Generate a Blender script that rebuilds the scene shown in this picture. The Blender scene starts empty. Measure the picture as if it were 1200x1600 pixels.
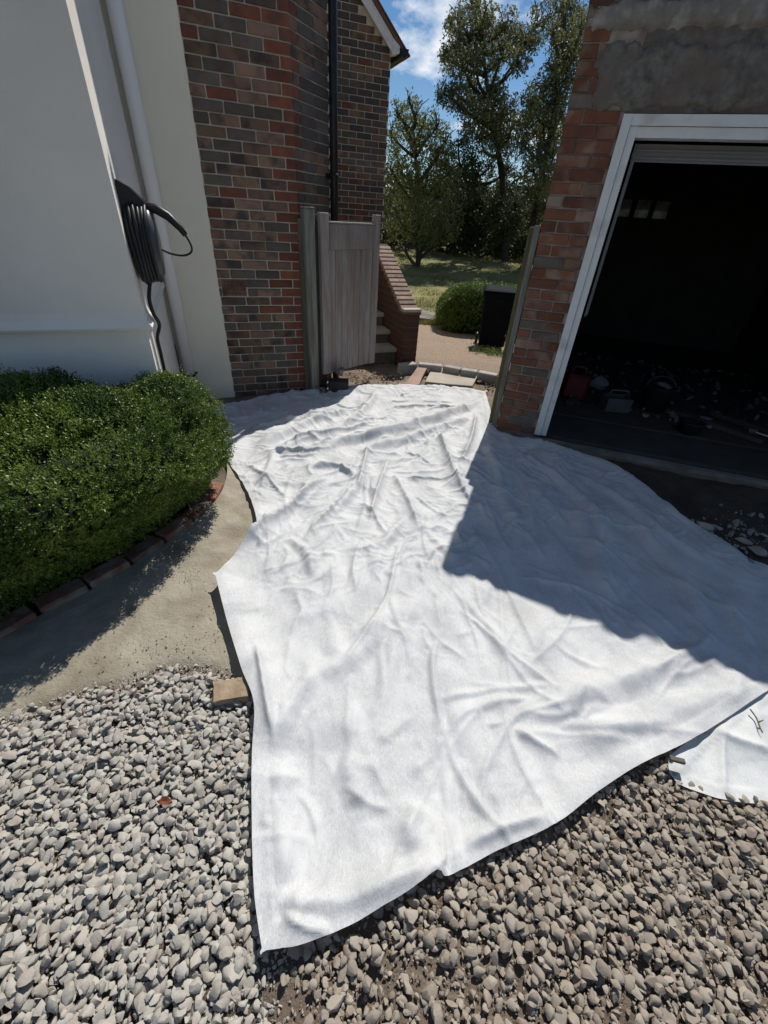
import bpy, bmesh, math, random
import numpy as np
from mathutils import Vector, Matrix

random.seed(7)
rng = np.random.default_rng(7)
scene = bpy.context.scene
col = scene.collection
R = math.radians

# ------------------------------------------------------------------ camera
F_PX, PITCH, ROLL, EYE = 663.1, 0.61022, -0.06976, 1.66
cp, sp, cr, sr = math.cos(PITCH), math.sin(PITCH), math.cos(ROLL), math.sin(ROLL)
V_FWD = np.array([0, cp, -sp]); V_DOWN = np.array([0, -sp, -cp]); V_RIGHT = np.array([1.0, 0, 0])
CAM = np.array([cr * V_RIGHT + sr * V_DOWN, -sr * V_RIGHT + cr * V_DOWN, V_FWD])
cam_data = bpy.data.cameras.new('camera')
cam_data.sensor_fit = 'VERTICAL'
cam_data.sensor_height = 36.0
cam_data.lens = F_PX / 1600 * 36.0
cam_data.clip_start = 0.02
cam_data.clip_end = 2000
cam = bpy.data.objects.new('camera', cam_data)
col.objects.link(cam)
rot = Matrix([[CAM[0][i], -CAM[1][i], -CAM[2][i]] for i in range(3)])
cam.matrix_world = Matrix.Translation((0, 0, EYE)) @ rot.to_4x4()
scene.camera = cam

# ------------------------------------------------------------------ world, sun, exposure
SUN_AZ, SUN_EL = R(17.8), R(52.8)          # azimuth from +Y towards +X
world = bpy.data.worlds.new('World'); scene.world = world
world.use_nodes = True
wn = world.node_tree; wn.nodes.clear()
def wnode(t, **kw):
    n = wn.nodes.new(t)
    for k, v in kw.items(): setattr(n, k, v)
    return n
sky = wnode('ShaderNodeTexSky', sky_type='NISHITA', sun_disc=False, sun_elevation=SUN_EL, sun_rotation=SUN_AZ,
            air_density=0.9, dust_density=0.1, ozone_density=2.5)
geo = wnode('ShaderNodeTexCoord')
sep = wnode('ShaderNodeSeparateXYZ'); wn.links.new(geo.outputs['Generated'], sep.inputs[0])
den = wnode('ShaderNodeMath', operation='ADD'); den.inputs[1].default_value = 0.22
wn.links.new(sep.outputs['Z'], den.inputs[0])
mxd = wnode('ShaderNodeMath', operation='MAXIMUM'); mxd.inputs[1].default_value = 0.06
wn.links.new(den.outputs[0], mxd.inputs[0])
div = wnode('ShaderNodeVectorMath', operation='DIVIDE')
cmb = wnode('ShaderNodeCombineXYZ')
for i in range(3): wn.links.new(mxd.outputs[0], cmb.inputs[i])
wn.links.new(geo.outputs['Generated'], div.inputs[0]); wn.links.new(cmb.outputs[0], div.inputs[1])
mp = wnode('ShaderNodeMapping'); mp.inputs['Location'].default_value = (1.35, 0.2, 0)
mp.inputs['Scale'].default_value = (1.0, 0.8, 0.0)
wn.links.new(div.outputs[0], mp.inputs[0])
cn = wnode('ShaderNodeTexNoise'); cn.inputs['Scale'].default_value = 2.3; cn.inputs['Detail'].default_value = 9
cn.inputs['Roughness'].default_value = 0.6
wn.links.new(mp.outputs[0], cn.inputs['Vector'])
cramp = wnode('ShaderNodeValToRGB')
cramp.color_ramp.elements[0].position = 0.54; cramp.color_ramp.elements[1].position = 0.68
wn.links.new(cn.outputs['Fac'], cramp.inputs[0])
cmix = wnode('ShaderNodeMixRGB'); cmix.inputs[2].default_value = (11.5, 12.0, 12.7, 1)
hue = wnode('ShaderNodeHueSaturation'); hue.inputs['Saturation'].default_value = 1.22
wn.links.new(sky.outputs[0], hue.inputs['Color'])
wn.links.new(cramp.outputs[0], cmix.inputs[0]); wn.links.new(hue.outputs[0], cmix.inputs[1])
bg = wnode('ShaderNodeBackground'); bg.inputs['Strength'].default_value = 0.078
wout = wnode('ShaderNodeOutputWorld')
wn.links.new(cmix.outputs[0], bg.inputs[0]); wn.links.new(bg.outputs[0], wout.inputs[0])

sun_data = bpy.data.lights.new('sun', 'SUN'); sun_data.energy = 4.9; sun_data.angle = R(0.55)
sun_data.color = (1.0, 0.955, 0.89)
sun = bpy.data.objects.new('sun', sun_data); col.objects.link(sun)
SUN_DIR = Vector((math.sin(SUN_AZ) * math.cos(SUN_EL), math.cos(SUN_AZ) * math.cos(SUN_EL), math.sin(SUN_EL)))
sun.location = (6, 14, 20)
sun.rotation_euler = SUN_DIR.to_track_quat('Z', 'Y').to_euler()
scene.view_settings.view_transform = 'Standard'
scene.view_settings.look = 'None'
scene.view_settings.exposure = 0.0
scene.view_settings.gamma = 1.0
scene.view_settings.use_curve_mapping = False

# ------------------------------------------------------------------ helpers
def ray(x, y):
    return CAM.T @ np.array([(x - 600) / F_PX, (y - 800) / F_PX, 1.0])
def at(x, y, z=0.0):
    r = ray(x, y); p = r * (z - EYE) / r[2]
    return Vector((p[0], p[1], z))
def onplane(x, y, P, yaw):
    n = np.array([-math.sin(yaw), math.cos(yaw), 0]); r = ray(x, y)
    p = r * (n @ (np.array(P) - [0, 0, EYE])) / (n @ r)
    return Vector((p[0], p[1], p[2] + EYE))

def vhash(seed):
    return np.random.default_rng(seed).random((128, 128))
_tables = {}
def vnoise(x, y, scale, seed=0):
    if seed not in _tables: _tables[seed] = vhash(seed + 100)
    t = _tables[seed]
    x = np.asarray(x) * scale; y = np.asarray(y) * scale
    xi = np.floor(x).astype(int); yi = np.floor(y).astype(int)
    fx = x - xi; fy = y - yi
    fx = fx * fx * fx * (fx * (fx * 6 - 15) + 10); fy = fy * fy * fy * (fy * (fy * 6 - 15) + 10)
    g = lambda a, b: t[a % 128, b % 128]
    return (g(xi, yi) * (1 - fx) + g(xi + 1, yi) * fx) * (1 - fy) + (g(xi, yi + 1) * (1 - fx) + g(xi + 1, yi + 1) * fx) * fy
def fbm(x, y, scale, seed=0, octs=4, gain=0.5):
    s = 0; a = 1; tot = 0
    for o in range(octs):
        s = s + a * vnoise(x + o * 7.3, y - o * 3.1, scale * 2 ** o, seed + o); tot += a; a *= gain
    return s / tot

def link(o, parent=None):
    col.objects.link(o)
    if parent is not None: o.parent = parent
    return o
def wpos(o):
    p = Vector((0, 0, 0))
    while o is not None: p += o.location; o = o.parent
    return p
def tag(o, label=None, cat=None, group=None, kind=None):
    if label: o['label'] = label
    if cat: o['category'] = cat
    if group: o['group'] = group
    if kind: o['kind'] = kind
    return o
def thing(name, label, cat, loc, group=None):
    o = bpy.data.objects.new(name, None); o.empty_display_size = 0.1
    o.location = loc; col.objects.link(o)
    return tag(o, label, cat, group)

class MB:
    """collects shapes in world coordinates and links them as one mesh object"""
    def __init__(s): s.v = []; s.f = []; s.sm = []
    def add(s, vs, fs, smooth=False):
        b = len(s.v); s.v += [tuple(v) for v in vs]
        for f in fs: s.f.append(tuple(i + b for i in f)); s.sm.append(smooth)
        return s
    def box(s, c, size, yaw=0, bev=0.0, rotm=None):
        m = rotm if rotm is not None else Matrix.Rotation(yaw, 3, 'Z')
        hx, hy, hz = [d / 2 for d in size]; c = Vector(c)
        if bev <= 0:
            vs = [c + m @ Vector((x * hx, y * hy, z * hz)) for x in (-1, 1) for y in (-1, 1) for z in (-1, 1)]
            return s.add(vs, [(0, 1, 3, 2), (4, 6, 7, 5), (0, 4, 5, 1), (2, 3, 7, 6), (0, 2, 6, 4), (1, 5, 7, 3)])
        vs, fs = bevbox(size, bev)
        return s.add([c + m @ Vector(v) for v in vs], fs)
    def prism(s, poly, z0, z1):
        n = len(poly)
        vs = [(p[0], p[1], z0) for p in poly] + [(p[0], p[1], z1) for p in poly]
        fs = [tuple(range(n - 1, -1, -1)), tuple(range(n, 2 * n))]
        fs += [(i, (i + 1) % n, n + (i + 1) % n, n + i) for i in range(n)]
        return s.add(vs, fs)
    def extrude(s, poly3, vec):
        n = len(poly3); vec = Vector(vec)
        vs = [Vector(p) for p in poly3] + [Vector(p) + vec for p in poly3]
        fs = [tuple(range(n - 1, -1, -1)), tuple(range(n, 2 * n))]
        fs += [(i, (i + 1) % n, n + (i + 1) % n, n + i) for i in range(n)]
        return s.add(vs, fs)
    def tube(s, path, rad, seg=10, caps=True):
        path = [Vector(p) for p in path]; n = len(path)
        rad = rad if hasattr(rad, '__len__') else [rad] * n
        vs = []; fs = []; ref = None
        for i, p in enumerate(path):
            t = (path[min(i + 1, n - 1)] - path[max(i - 1, 0)]).normalized()
            if ref is None:
                ref = Vector((0, 0, 1)) if abs(t.z) < 0.9 else Vector((1, 0, 0))
            u = (ref - t * ref.dot(t)).normalized(); w = t.cross(u); ref = u
            for k in range(seg):
                a = 2 * math.pi * k / seg
                vs.append(p + (u * math.cos(a) + w * math.sin(a)) * rad[i])
        for i in range(n - 1):
            for k in range(seg):
                a = i * seg + k; b = i * seg + (k + 1) % seg
                fs.append((a, b, b + seg, a + seg))
        if caps:
            fs.append(tuple(range(seg - 1, -1, -1))); fs.append(tuple((n - 1) * seg + k for k in range(seg)))
        return s.add(vs, fs, True)
    def lathe(s, c, prof, seg=20, yaw=0, rotm=None):
        """prof: list of (radius, z)"""
        c = Vector(c); m = rotm if rotm is not None else Matrix.Identity(3)
        vs = []; fs = []
        for r, z in prof:
            for k in range(seg):
                a = 2 * math.pi * k / seg
                vs.append(c + m @ Vector((r * math.cos(a), r * math.sin(a), z)))
        for i in range(len(prof) - 1):
            for k in range(seg):
                a = i * seg + k; b = i * seg + (k + 1) % seg
                fs.append((a, b, b + seg, a + seg))
        fs.append(tuple(range(seg - 1, -1, -1))); fs.append(tuple((len(prof) - 1) * seg + k for k in range(seg)))
        return s.add(vs, fs, True)
    def mesh(s, name):
        me = bpy.data.meshes.new(name); me.from_pydata(s.v, [], s.f); me.update()
        me.polygons.foreach_set('use_smooth', s.sm)
        return me
    def build(s, name, mat, parent=None, sharp=None):
        o = bpy.data.objects.new(name, s.mesh(name)); o.data.materials.append(mat)
        link(o, parent)
        if parent is not None: o.location = -wpos(parent)
        if sharp: o.data.set_sharp_from_angle(angle=R(sharp))
        return o

def bevbox(size, b):
    hx, hy, hz = [d / 2 for d in size]; b = min(b, hx * .9, hy * .9, hz * .9)
    vs = []; idx = {}
    for sx in (-1, 1):
        for sy in (-1, 1):
            for sz in (-1, 1):
                for ax in range(3):
                    v = [sx * hx, sy * hy, sz * hz]
                    for k in range(3):
                        if k != ax: v[k] -= (sx, sy, sz)[k] * b
                    idx[(sx, sy, sz, ax)] = len(vs); vs.append(v)
    fs = []
    def q(*k): fs.append([idx[i] for i in k])
    for s_ in (-1, 1):
        q(*[(s_, a, c, 0) for a, c in ((-1, -1), (1, -1), (1, 1), (-1, 1))][::s_])
        q(*[(a, s_, c, 1) for a, c in ((-1, -1), (-1, 1), (1, 1), (1, -1))][::s_])
        q(*[(a, c, s_, 2) for a, c in ((-1, -1), (1, -1), (1, 1), (-1, 1))][::s_])
    for a in (-1, 1):
        for c in (-1, 1):
            q((a, c, -1, 0), (a, c, 1, 0), (a, c, 1, 1), (a, c, -1, 1))
            q((a, -1, c, 0), (a, 1, c, 0), (a, 1, c, 2), (a, -1, c, 2))
            q((-1, a, c, 1), (1, a, c, 1), (1, a, c, 2), (-1, a, c, 2))
            for d in (-1, 1): q((a, c, d, 0), (a, c, d, 1), (a, c, d, 2))
    me = bmesh.new()
    bv = [me.verts.new(v) for v in vs]
    for f in fs:
        try: me.faces.new([bv[i] for i in f])
        except ValueError: pass
    bmesh.ops.recalc_face_normals(me, faces=me.faces)
    me.verts.index_update()
    out = [tuple(v.index for v in f.verts) for f in me.faces]
    me.free()
    return vs, out

def np_mesh(name, verts, faces_flat, sizes, mat, smooth=False, attrs=None):
    me = bpy.data.meshes.new(name)
    nv = len(verts); nl = len(faces_flat); nf = len(sizes)
    me.vertices.add(nv); me.vertices.foreach_set('co', np.asarray(verts, np.float32).ravel())
    me.loops.add(nl); me.loops.foreach_set('vertex_index', np.asarray(faces_flat, np.int32))
    me.polygons.add(nf)
    starts = np.concatenate([[0], np.cumsum(sizes)[:-1]]).astype(np.int32)
    me.polygons.foreach_set('loop_start', starts)
    me.polygons.foreach_set('use_smooth', np.full(nf, smooth))
    me.update(calc_edges=True); me.validate()
    for k, arr in (attrs or {}).items():
        a = me.attributes.new(k, 'FLOAT', 'POINT'); a.data.foreach_set('value', np.asarray(arr, np.float32))
    o = bpy.data.objects.new(name, me); me.materials.append(mat)
    return o

# ------------------------------------------------------------------ materials
def material(name, c1, c2=None, scale=8.0, rough=0.8, bump=0.0, bscale=60.0, rand=0.0, c3=None, scale3=1.5, amt3=0.5,
             stretch=None, attr=None, spec=0.3, metal=0.0, detail=6, transl=0.0, bdist=0.01, coords='Object'):
    m = bpy.data.materials.new(name); m.use_nodes = True
    t = m.node_tree; N = t.nodes; Lk = t.links; N.clear()
    out = N.new('ShaderNodeOutputMaterial'); p = N.new('ShaderNodeBsdfPrincipled')
    p.inputs['Roughness'].default_value = rough; p.inputs['Specular IOR Level'].default_value = spec
    p.inputs['Metallic'].default_value = metal
    tc = N.new('ShaderNodeTexCoord'); vec = tc.outputs[coords]
    if stretch:
        mpn = N.new('ShaderNodeMapping'); mpn.inputs['Scale'].default_value = stretch
        Lk.new(vec, mpn.inputs[0]); vec = mpn.outputs[0]
    oi = None
    if rand > 0:
        oi = N.new('ShaderNodeObjectInfo')
        ad = N.new('ShaderNodeVectorMath'); ad.operation = 'MULTIPLY_ADD'
        ad.inputs[1].default_value = (1, 1, 1)
        sc = N.new('ShaderNodeVectorMath'); sc.operation = 'SCALE'; sc.inputs['Scale'].default_value = 37.0
        cb = N.new('ShaderNodeCombineXYZ')
        for i in range(3): Lk.new(oi.outputs['Random'], cb.inputs[i])
        Lk.new(cb.outputs[0], sc.inputs[0]); Lk.new(vec, ad.inputs[0]); Lk.new(sc.outputs[0], ad.inputs[2])
        vec = ad.outputs[0]
    nz = N.new('ShaderNodeTexNoise'); nz.inputs['Scale'].default_value = scale; nz.inputs['Detail'].default_value = detail
    nz.inputs['Roughness'].default_value = 0.65
    Lk.new(vec, nz.inputs['Vector'])
    rp = N.new('ShaderNodeValToRGB')
    rp.color_ramp.elements[0].position = 0.33; rp.color_ramp.elements[1].position = 0.67
    c2 = c2 or c1
    rp.color_ramp.elements[0].color = (*c1, 1); rp.color_ramp.elements[1].color = (*c2, 1)
    Lk.new(nz.outputs['Fac'], rp.inputs[0]); cur = rp.outputs[0]
    if c3:
        n3 = N.new('ShaderNodeTexNoise'); n3.inputs['Scale'].default_value = scale3; n3.inputs['Detail'].default_value = 5
        Lk.new(vec, n3.inputs['Vector'])
        r3 = N.new('ShaderNodeValToRGB'); r3.color_ramp.elements[0].position = 1 - amt3 - 0.08
        r3.color_ramp.elements[1].position = min(1, 1 - amt3 + 0.1)
        Lk.new(n3.outputs['Fac'], r3.inputs[0])
        mx = N.new('ShaderNodeMixRGB'); mx.inputs[2].default_value = (*c3, 1)
        Lk.new(r3.outputs[0], mx.inputs[0]); Lk.new(cur, mx.inputs[1]); cur = mx.outputs[0]
    if attr or rand > 0:
        hv = N.new('ShaderNodeHueSaturation')
        mr = N.new('ShaderNodeMapRange'); r_ = rand if rand > 0 else 0.35
        mr.inputs['To Min'].default_value = 1 - r_; mr.inputs['To Max'].default_value = 1 + r_
        if attr:
            an = N.new('ShaderNodeAttribute'); an.attribute_name = attr; Lk.new(an.outputs['Fac'], mr.inputs['Value'])
        else: Lk.new(oi.outputs['Random'], mr.inputs['Value'])
        Lk.new(mr.outputs[0], hv.inputs['Value']); Lk.new(cur, hv.inputs['Color']); cur = hv.outputs[0]
    Lk.new(cur, p.inputs['Base Color'])
    if bump > 0:
        bn = N.new('ShaderNodeTexNoise'); bn.inputs['Scale'].default_value = bscale; bn.inputs['Detail'].default_value = 8
        bn.inputs['Roughness'].default_value = 0.7
        Lk.new(vec, bn.inputs['Vector'])
        bp = N.new('ShaderNodeBump'); bp.inputs['Strength'].default_value = bump; bp.inputs['Distance'].default_value = bdist
        Lk.new(bn.outputs['Fac'], bp.inputs['Height']); Lk.new(bp.outputs[0], p.inputs['Normal'])
    if transl > 0:
        tr = N.new('ShaderNodeBsdfTranslucent'); Lk.new(cur, tr.inputs[0])
        ms = N.new('ShaderNodeMixShader'); ms.inputs[0].default_value = transl
        Lk.new(p.outputs[0], ms.inputs[1]); Lk.new(tr.outputs[0], ms.inputs[2]); Lk.new(ms.outputs[0], out.inputs[0])
    else: Lk.new(p.outputs[0], out.inputs[0])
    return m

M = {}
M['brick_red'] = material('brick_red', (.25, .085, .048), (.17, .062, .042), 14, .9, .6, 90, rand=.25, c3=(.12, .06, .05), scale3=9, amt3=.42)
M['brick_brown'] = material('brick_brown', (.20, .118, .082), (.265, .165, .112), 12, .9, .6, 90, rand=.3, c3=(.075, .06, .055), scale3=8, amt3=.45)
M['brick_dark'] = material('brick_dark', (.098, .084, .072), (.155, .128, .106), 12, .85, .5, 90, rand=.3, c3=(.12, .08, .06), scale3=9, amt3=.4)
M['brick_buff'] = material('brick_buff', (.21, .14, .085), (.155, .10, .07), 12, .9, .6, 90, rand=.25, c3=(.09, .07, .055), scale3=8, amt3=.42)
M['brick_pink'] = material('brick_pink', (.215, .084, .048), (.14, .062, .04), 13, .9, .8, 90, rand=.3, c3=(.25, .18, .14), scale3=6, amt3=.42)
M['mortar_pier'] = material('mortar_pier', (.30, .255, .21), (.42, .365, .30), 18, .95, .8, 90, c3=(.22, .15, .12), scale3=3.5, amt3=.48)
M['brick_stair'] = material('brick_stair', (.10, .042, .028), (.075, .034, .025), 12, .9, .6, 90, rand=.25, c3=(.08, .05, .04), scale3=6, amt3=.45)
M['mortar_stair'] = material('mortar_stair', (.095, .065, .05), (.12, .085, .065), 20, .95)
M['brick_far'] = material('brick_far', (.055, .05, .05), (.08, .07, .068), 12, .9, .5, 90, c3=(.10, .07, .06), scale3=5, amt3=.42)
M['coping_brick'] = material('coping_brick', (.24, .155, .12), (.34, .27, .22), 14, .9, .6, 90, rand=.2, c3=(.18, .12, .10), scale3=7, amt3=.42)
M['floor_rubble'] = material('floor_rubble', (.10, .09, .08), (.17, .15, .13), 12, .95, attr='tone')
M['mortar'] = material('mortar', (.58, .53, .43), (.68, .62, .51), 30, .95, .7, 120, c3=(.42, .38, .31), scale3=2.5, amt3=.4)
M['render_white'] = material('render_white', (.79, .735, .655), (.83, .78, .70), 1.2, .9, .4, 140, c3=(.70, .655, .58), scale3=.9, amt3=.45, bdist=.005)
M['render_cream'] = material('render_cream', (.80, .74, .60), (.84, .785, .65), 1.4, .9, .4, 140, c3=(.73, .665, .52), scale3=1.1, amt3=.42, bdist=.004)
M['white_plastic'] = material('white_plastic', (.80, .80, .79), (.84, .84, .83), 3, .35, 0.05, 20, c3=(.5, .5, .47), scale3=3, amt3=.33, stretch=(1, 1, .3))
M['black_plastic'] = material('black_plastic', (.012, .012, .013), (.022, .022, .024), 20, .4, .1, 80)
M['rubber'] = material('rubber', (.014, .014, .015), (.024, .024, .026), 30, .45, .1, 120)
M['charger_grey'] = material('charger_grey', (.06, .065, .068), (.08, .085, .088), 10, .35)
M['wood_grey'] = material('wood_grey', (.24, .215, .195), (.38, .35, .325), 9, .85, .6, 30, stretch=(6, 6, .55), rand=.12, c3=(.25, .20, .165), scale3=2.2, amt3=.45)
M['wood_post'] = material('wood_post', (.17, .165, .14), (.27, .26, .235), 9, .85, .6, 30, stretch=(6, 6, .5), rand=.1, c3=(.13, .125, .08), scale3=3, amt3=.45)
M['wood_olive'] = material('wood_olive', (.10, .088, .04), (.155, .135, .07), 9, .85, .6, 30, stretch=(6, 6, .5))
M['white_paint'] = material('white_paint', (.62, .62, .61), (.7, .7, .69), 5, .5, .2, 60, c3=(.48, .46, .43), scale3=5, amt3=.38, bdist=.003)
M['concrete'] = material('concrete', (.17, .16, .135), (.27, .25, .215), 7, .95, .9, 60, c3=(.12, .11, .095), scale3=3, amt3=.45)
M['lintel'] = material('lintel', (.105, .097, .085), (.24, .222, .195), 18, .95, 1.0, 55, c3=(.17, .135, .115), scale3=3.5, amt3=.46)
M['smear'] = material('smear', (.28, .26, .225), (.2, .175, .15), 14, .95, 1.0, 60, c3=(.42, .40, .36), scale3=9, amt3=.4)
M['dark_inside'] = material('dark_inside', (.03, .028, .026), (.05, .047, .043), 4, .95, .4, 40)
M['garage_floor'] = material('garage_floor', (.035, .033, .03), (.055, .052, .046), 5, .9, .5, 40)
M['door_panel'] = material('door_panel', (.16, .16, .162), (.20, .20, .202), 4, .6)
M['roof_tile'] = material('roof_tile', (.10, .055, .04), (.15, .08, .055), 9, .9, .5, 60, rand=.25)
M['stone_slab'] = material('stone_slab', (.37, .33, .27), (.45, .405, .335), 6, .9, .6, 60, c3=(.29, .26, .21), scale3=3, amt3=.42)
M['stone_pink'] = material('stone_pink', (.34, .235, .185), (.42, .30, .24), 8, .9, .8, 50, c3=(.24, .18, .14), scale3=4, amt3=.45)
M['stone_sand'] = material('stone_sand', (.30, .22, .14), (.43, .34, .24), 12, .9, .8, 50, c3=(.24, .17, .11), scale3=10, amt3=.42)
M['kerb'] = material('kerb', (.30, .29, .275), (.40, .39, .37), 14, .9, .8, 70, rand=.14, c3=(.26, .25, .23), scale3=6, amt3=.4)
M['rubble_pale'] = material('rubble_pale', (.26, .24, .215), (.36, .34, .305), 18, .95, .8, 60, rand=.2)
M['edging'] = material('edging', (.22, .095, .062), (.27, .13, .09), 14, .9, .8, 90, rand=.2, c3=(.30, .26, .20), scale3=7, amt3=.46)
M['bin'] = material('bin', (.010, .012, .017), (.015, .018, .024), 8, .7, .08, 150, spec=.03)
M['glass_dirty'] = material('glass_dirty', (.22, .25, .235), (.10, .12, .10), 9, .25, transl=.55)
M['red_can'] = material('red_can', (.10, .009, .010), (.07, .007, .008), 8, .45)
M['cloth_pale'] = material('cloth_pale', (.15, .15, .165), (.10, .10, .115), 9, .9)
M['twig'] = material('twig', (.14, .09, .05), (.20, .14, .085), 30, .9)
M['leaf_dry'] = material('leaf_dry', (.20, .055, .022), (.13, .04, .02), 60, .8)
M['leaf_box'] = material('leaf_box', (.082, .135, .018), (.15, .205, .034), 4, .38, attr='tone', spec=.35, transl=.22, c3=(.05, .092, .015), scale3=3, amt3=.45)
M['leaf_euc'] = material('leaf_euc', (.13, .14, .058), (.20, .205, .09), .7, .5, attr='tone', spec=.3, transl=.4)
M['leaf_light'] = material('leaf_light', (.13, .15, .045), (.20, .205, .07), .6, .5, attr='tone', spec=.3, transl=.45)
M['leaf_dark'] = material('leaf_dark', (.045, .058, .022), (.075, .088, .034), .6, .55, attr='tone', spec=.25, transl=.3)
M['leaf_hedge'] = material('leaf_hedge', (.085, .15, .02), (.135, .20, .035), 2, .5, attr='tone', spec=.3, transl=.2)
M['bark'] = material('bark', (.10, .085, .07), (.17, .15, .13), 6, .9, .6, 14, stretch=(1, 1, .3))
M['bark_dark'] = material('bark_dark', (.035, .03, .025), (.06, .052, .044), 6, .9)
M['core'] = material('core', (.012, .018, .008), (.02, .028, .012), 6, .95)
M['grass_blade'] = material('grass_blade', (.27, .235, .09), (.165, .18, .05), .9, .7, attr='tone', transl=.3)

# gravel: tone attribute picks the stone's own colour
def gravel_material(name, stops, dust):
    m = bpy.data.materials.new(name); m.use_nodes = True
    t = m.node_tree; N = t.nodes; Lk = t.links
    p = N['Principled BSDF']; p.inputs['Roughness'].default_value = .9; p.inputs['Specular IOR Level'].default_value = .15
    an = N.new('ShaderNodeAttribute'); an.attribute_name = 'tone'
    rp = N.new('ShaderNodeValToRGB'); e = rp.color_ramp.elements
    e[0].position = 0; e[0].color = (*stops[0], 1); e[1].position = 1; e[1].color = (*stops[-1], 1)
    for i, s in enumerate(stops[1:-1]):
        x = e.new((i + 1) / (len(stops) - 1)); x.color = (*s, 1)
    Lk.new(an.outputs['Fac'], rp.inputs[0])
    tc = N.new('ShaderNodeTexCoord'); nz = N.new('ShaderNodeTexNoise'); nz.inputs['Scale'].default_value = 70
    nz.inputs['Detail'].default_value = 7; nz.inputs['Roughness'].default_value = .7
    Lk.new(tc.outputs['Object'], nz.inputs['Vector'])
    r2 = N.new('ShaderNodeValToRGB'); r2.color_ramp.elements[0].position = .45; r2.color_ramp.elements[1].position = .7
    Lk.new(nz.outputs['Fac'], r2.inputs[0])
    mx = N.new('ShaderNodeMixRGB'); mx.inputs[2].default_value = (*dust, 1)
    mu = N.new('ShaderNodeMath'); mu.operation = 'MULTIPLY'; mu.inputs[1].default_value = .55
    Lk.new(r2.outputs[0], mu.inputs[0]); Lk.new(mu.outputs[0], mx.inputs[0]); Lk.new(rp.outputs[0], mx.inputs[1])
    Lk.new(mx.outputs[0], p.inputs['Base Color'])
    b = N.new('ShaderNodeBump'); b.inputs['Strength'].default_value = .35; b.inputs['Distance'].default_value = .004
    n2 = N.new('ShaderNodeTexNoise'); n2.inputs['Scale'].default_value = 160; n2.inputs['Detail'].default_value = 6
    Lk.new(tc.outputs['Object'], n2.inputs['Vector'])
    Lk.new(n2.outputs['Fac'], b.inputs['Height']); Lk.new(b.outputs[0], p.inputs['Normal'])
    return m
M['gravel_grey'] = gravel_material('gravel_grey', [(.26, .246, .215), (.345, .328, .29), (.43, .41, .365), (.37, .325, .275), (.30, .285, .262)], (.44, .42, .375))
M['gravel_brown'] = gravel_material('gravel_brown', [(.21, .178, .142), (.29, .255, .21), (.36, .32, .265), (.26, .205, .16), (.31, .29, .26)], (.36, .31, .25))
M['soil'] = material('soil', (.115, .083, .058), (.20, .15, .108), 9, .95, 1.0, 45, c3=(.085, .064, .046), scale3=2.3, amt3=.45, bdist=.02)
M['soil_dark'] = material('soil_dark', (.055, .045, .033), (.085, .07, .052), 9, .95, 1.0, 40, c3=(.04, .034, .026), scale3=2.5, amt3=.45, bdist=.02)
M['mortar_bed'] = material('mortar_bed', (.30, .265, .20), (.38, .345, .27), 6, .95, .8, 60, c3=(.245, .21, .155), scale3=3.6, amt3=.45, bdist=.012)
M['path_gravel'] = material('path_gravel', (.19, .135, .10), (.50, .385, .29), 48, .95, 1.0, 55, c3=(.36, .265, .195), scale3=3, amt3=.42, bdist=.03, detail=3)

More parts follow.
